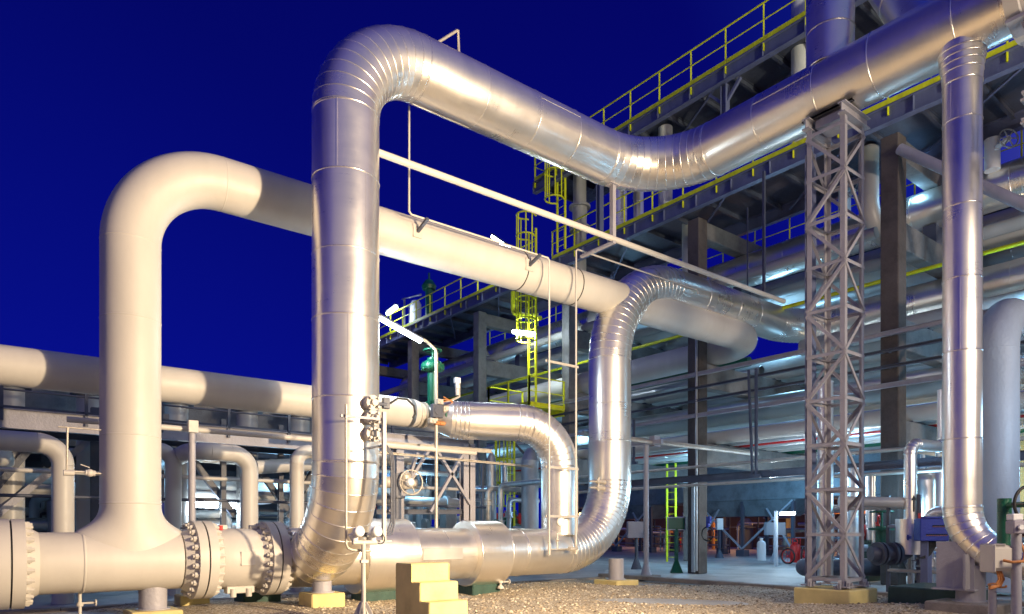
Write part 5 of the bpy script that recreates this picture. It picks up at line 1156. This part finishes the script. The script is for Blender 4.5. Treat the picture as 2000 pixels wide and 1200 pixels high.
mb = MB(); mb.box(p-rt*.05+V((0, 0, .12)), (.13, .12, .08), R, .01); mb.lathe([(.03, 0), (.03, .03)], p-rt*.05-fwd*.09, -fwd, 14); mb.build('switch_cover', 'white', t)
t = thing('black_handwheel', 'large black handwheel at the right edge', 'handwheel', AD(2010, 1010, 9.5)); p = AD(2012, 985, 9.5)
mb = MB(); mb.torus(p, -fwd+V((.2, 0, 0)), .25, .022, 36, 8); mb.cyl(p-rt*.25, p+rt*.25, .014, 8); mb.cyl(p-V((0, 0, .25)), p+V((0, 0, .25)), .014, 8); mb.build('wheel', 'black', t)
mb = MB(); mb.cyl(p, p+fwd*.5, .04, 12); mb.cyl(p+fwd*.5+V((0, 0, -.9)), p+fwd*.5+V((0, 0, .1)), .09, 16); mb.build('stem', 'green', t)
# distant warm lit wall at right
mb = MB(); p = AD(2000, 950, 21); mb.box((p.x+1, p.y-1, 3), (.3, 5, 3)); tag(mb.build('plant_wall', 'sand'), 'warm lit corrugated wall at the right edge behind the teal pipe', 'wall')
for k in range(3):
    mb = MB(); y = 3+2*k; mb.bar((22.5, y-1.8, 3.2-.0), (22.5, y+.4, 5.8), .18); tag(mb.build('brace', 'boxgrey'), ('nearest', 'middle', 'farthest')[k]+' inclined blue grey brace at the right edge under the rack', 'brace', 'inclined braces at the right edge')
# handwheel valves high in the rack
for k, (px, py, X) in enumerate(((1970, 270, 20.5), (1668, 372, 21.0), (1252, 480, 25))):
    p = AX(px, py, X); t = thing('gate_valve', ('pale handwheel valve high in the rack at the right edge', 'pale handwheel valve seen through the top of the lattice tower', 'pale handwheel valve far under the lower walkway')[k], 'valve', p-V((0, 0, .6)), 'handwheel valves high in the rack')
    mb = MB(); mb.torus(p, (-.6, -.8, .1), .24, .02, 28, 6)
    for a in (0, 1.05, 2.1): mb.cyl(p+rt*.24*math.cos(a)+V((0, 0, .24*math.sin(a))), p-rt*.24*math.cos(a)-V((0, 0, .24*math.sin(a))), .015, 6)
    mb.build('handwheel', 'galv', t); mb = MB(); mb.cyl(p, p+fwd*.6, .07, 12); mb.cyl(p+fwd*.6+V((0, 0, -.5)), p+fwd*.6+V((0, 0, .3)), .18, 20); mb.build('valve_body', 'white', t)
# equipment on the far left end of the walkway against the sky
t = thing('process_skid', 'pipes and small vessel on the far walkway left of the white pipe', 'equipment', (19.5, 34, 12.3))
mb = MB(); mb.lathe([(.3, 0), (.3, 1.5), (.2, 1.7), (.05, 1.75)], AX(812, 640, 19.5)*V((1, 1, 0))+V((0, 0, 12.3)), n=20); mb.build('vessel', 'white', t)
c = AX(838, 600, 19.6); mb = MB(); mb.cyl(V((c.x, c.y, 12.3)), V((c.x, c.y, 14.6)), .2, 16); mb.lathe([(.35, 0), (.4, .2), (.2, .5)], (c.x, c.y, 14.3), n=20); mb.cyl(V((c.x, c.y, 14.6)), V((c.x, c.y, 15.2)), .05, 8); mb.build('control_valve', 'green', t)
c = AX(790, 620, 19.5); mb = MB(); mb.tube([(c.x, c.y, 12.3), (c.x, c.y, 14.4), (c.x, c.y+.3, 14.5), (c.x, c.y-1.8, 14.2)], .06, 8); mb.tube([(c.x, c.y-.6, 12.3), (c.x, c.y-.6, 13.9), (c.x, c.y+.9, 14.0)], .05, 8); mb.build('tube', 'galv', t)
mb = MB(); clad_run([V((20.2, 24, 12.75)), V((20.2, 34, 12.75))], .3, mb, False, 28, long_seam=False); mb.build('pipe_section', 'alu', t)
pipe('gas_pipe', 'yellow hooked pipe beside the caged ladder below the white pipe', 'pipe', [AX(1002, 570, 18.2), AX(1002, 612, 18.2), AX(1055, 622, 18.2)], .10, 'yellow', R=.3, clad=False, n=20)
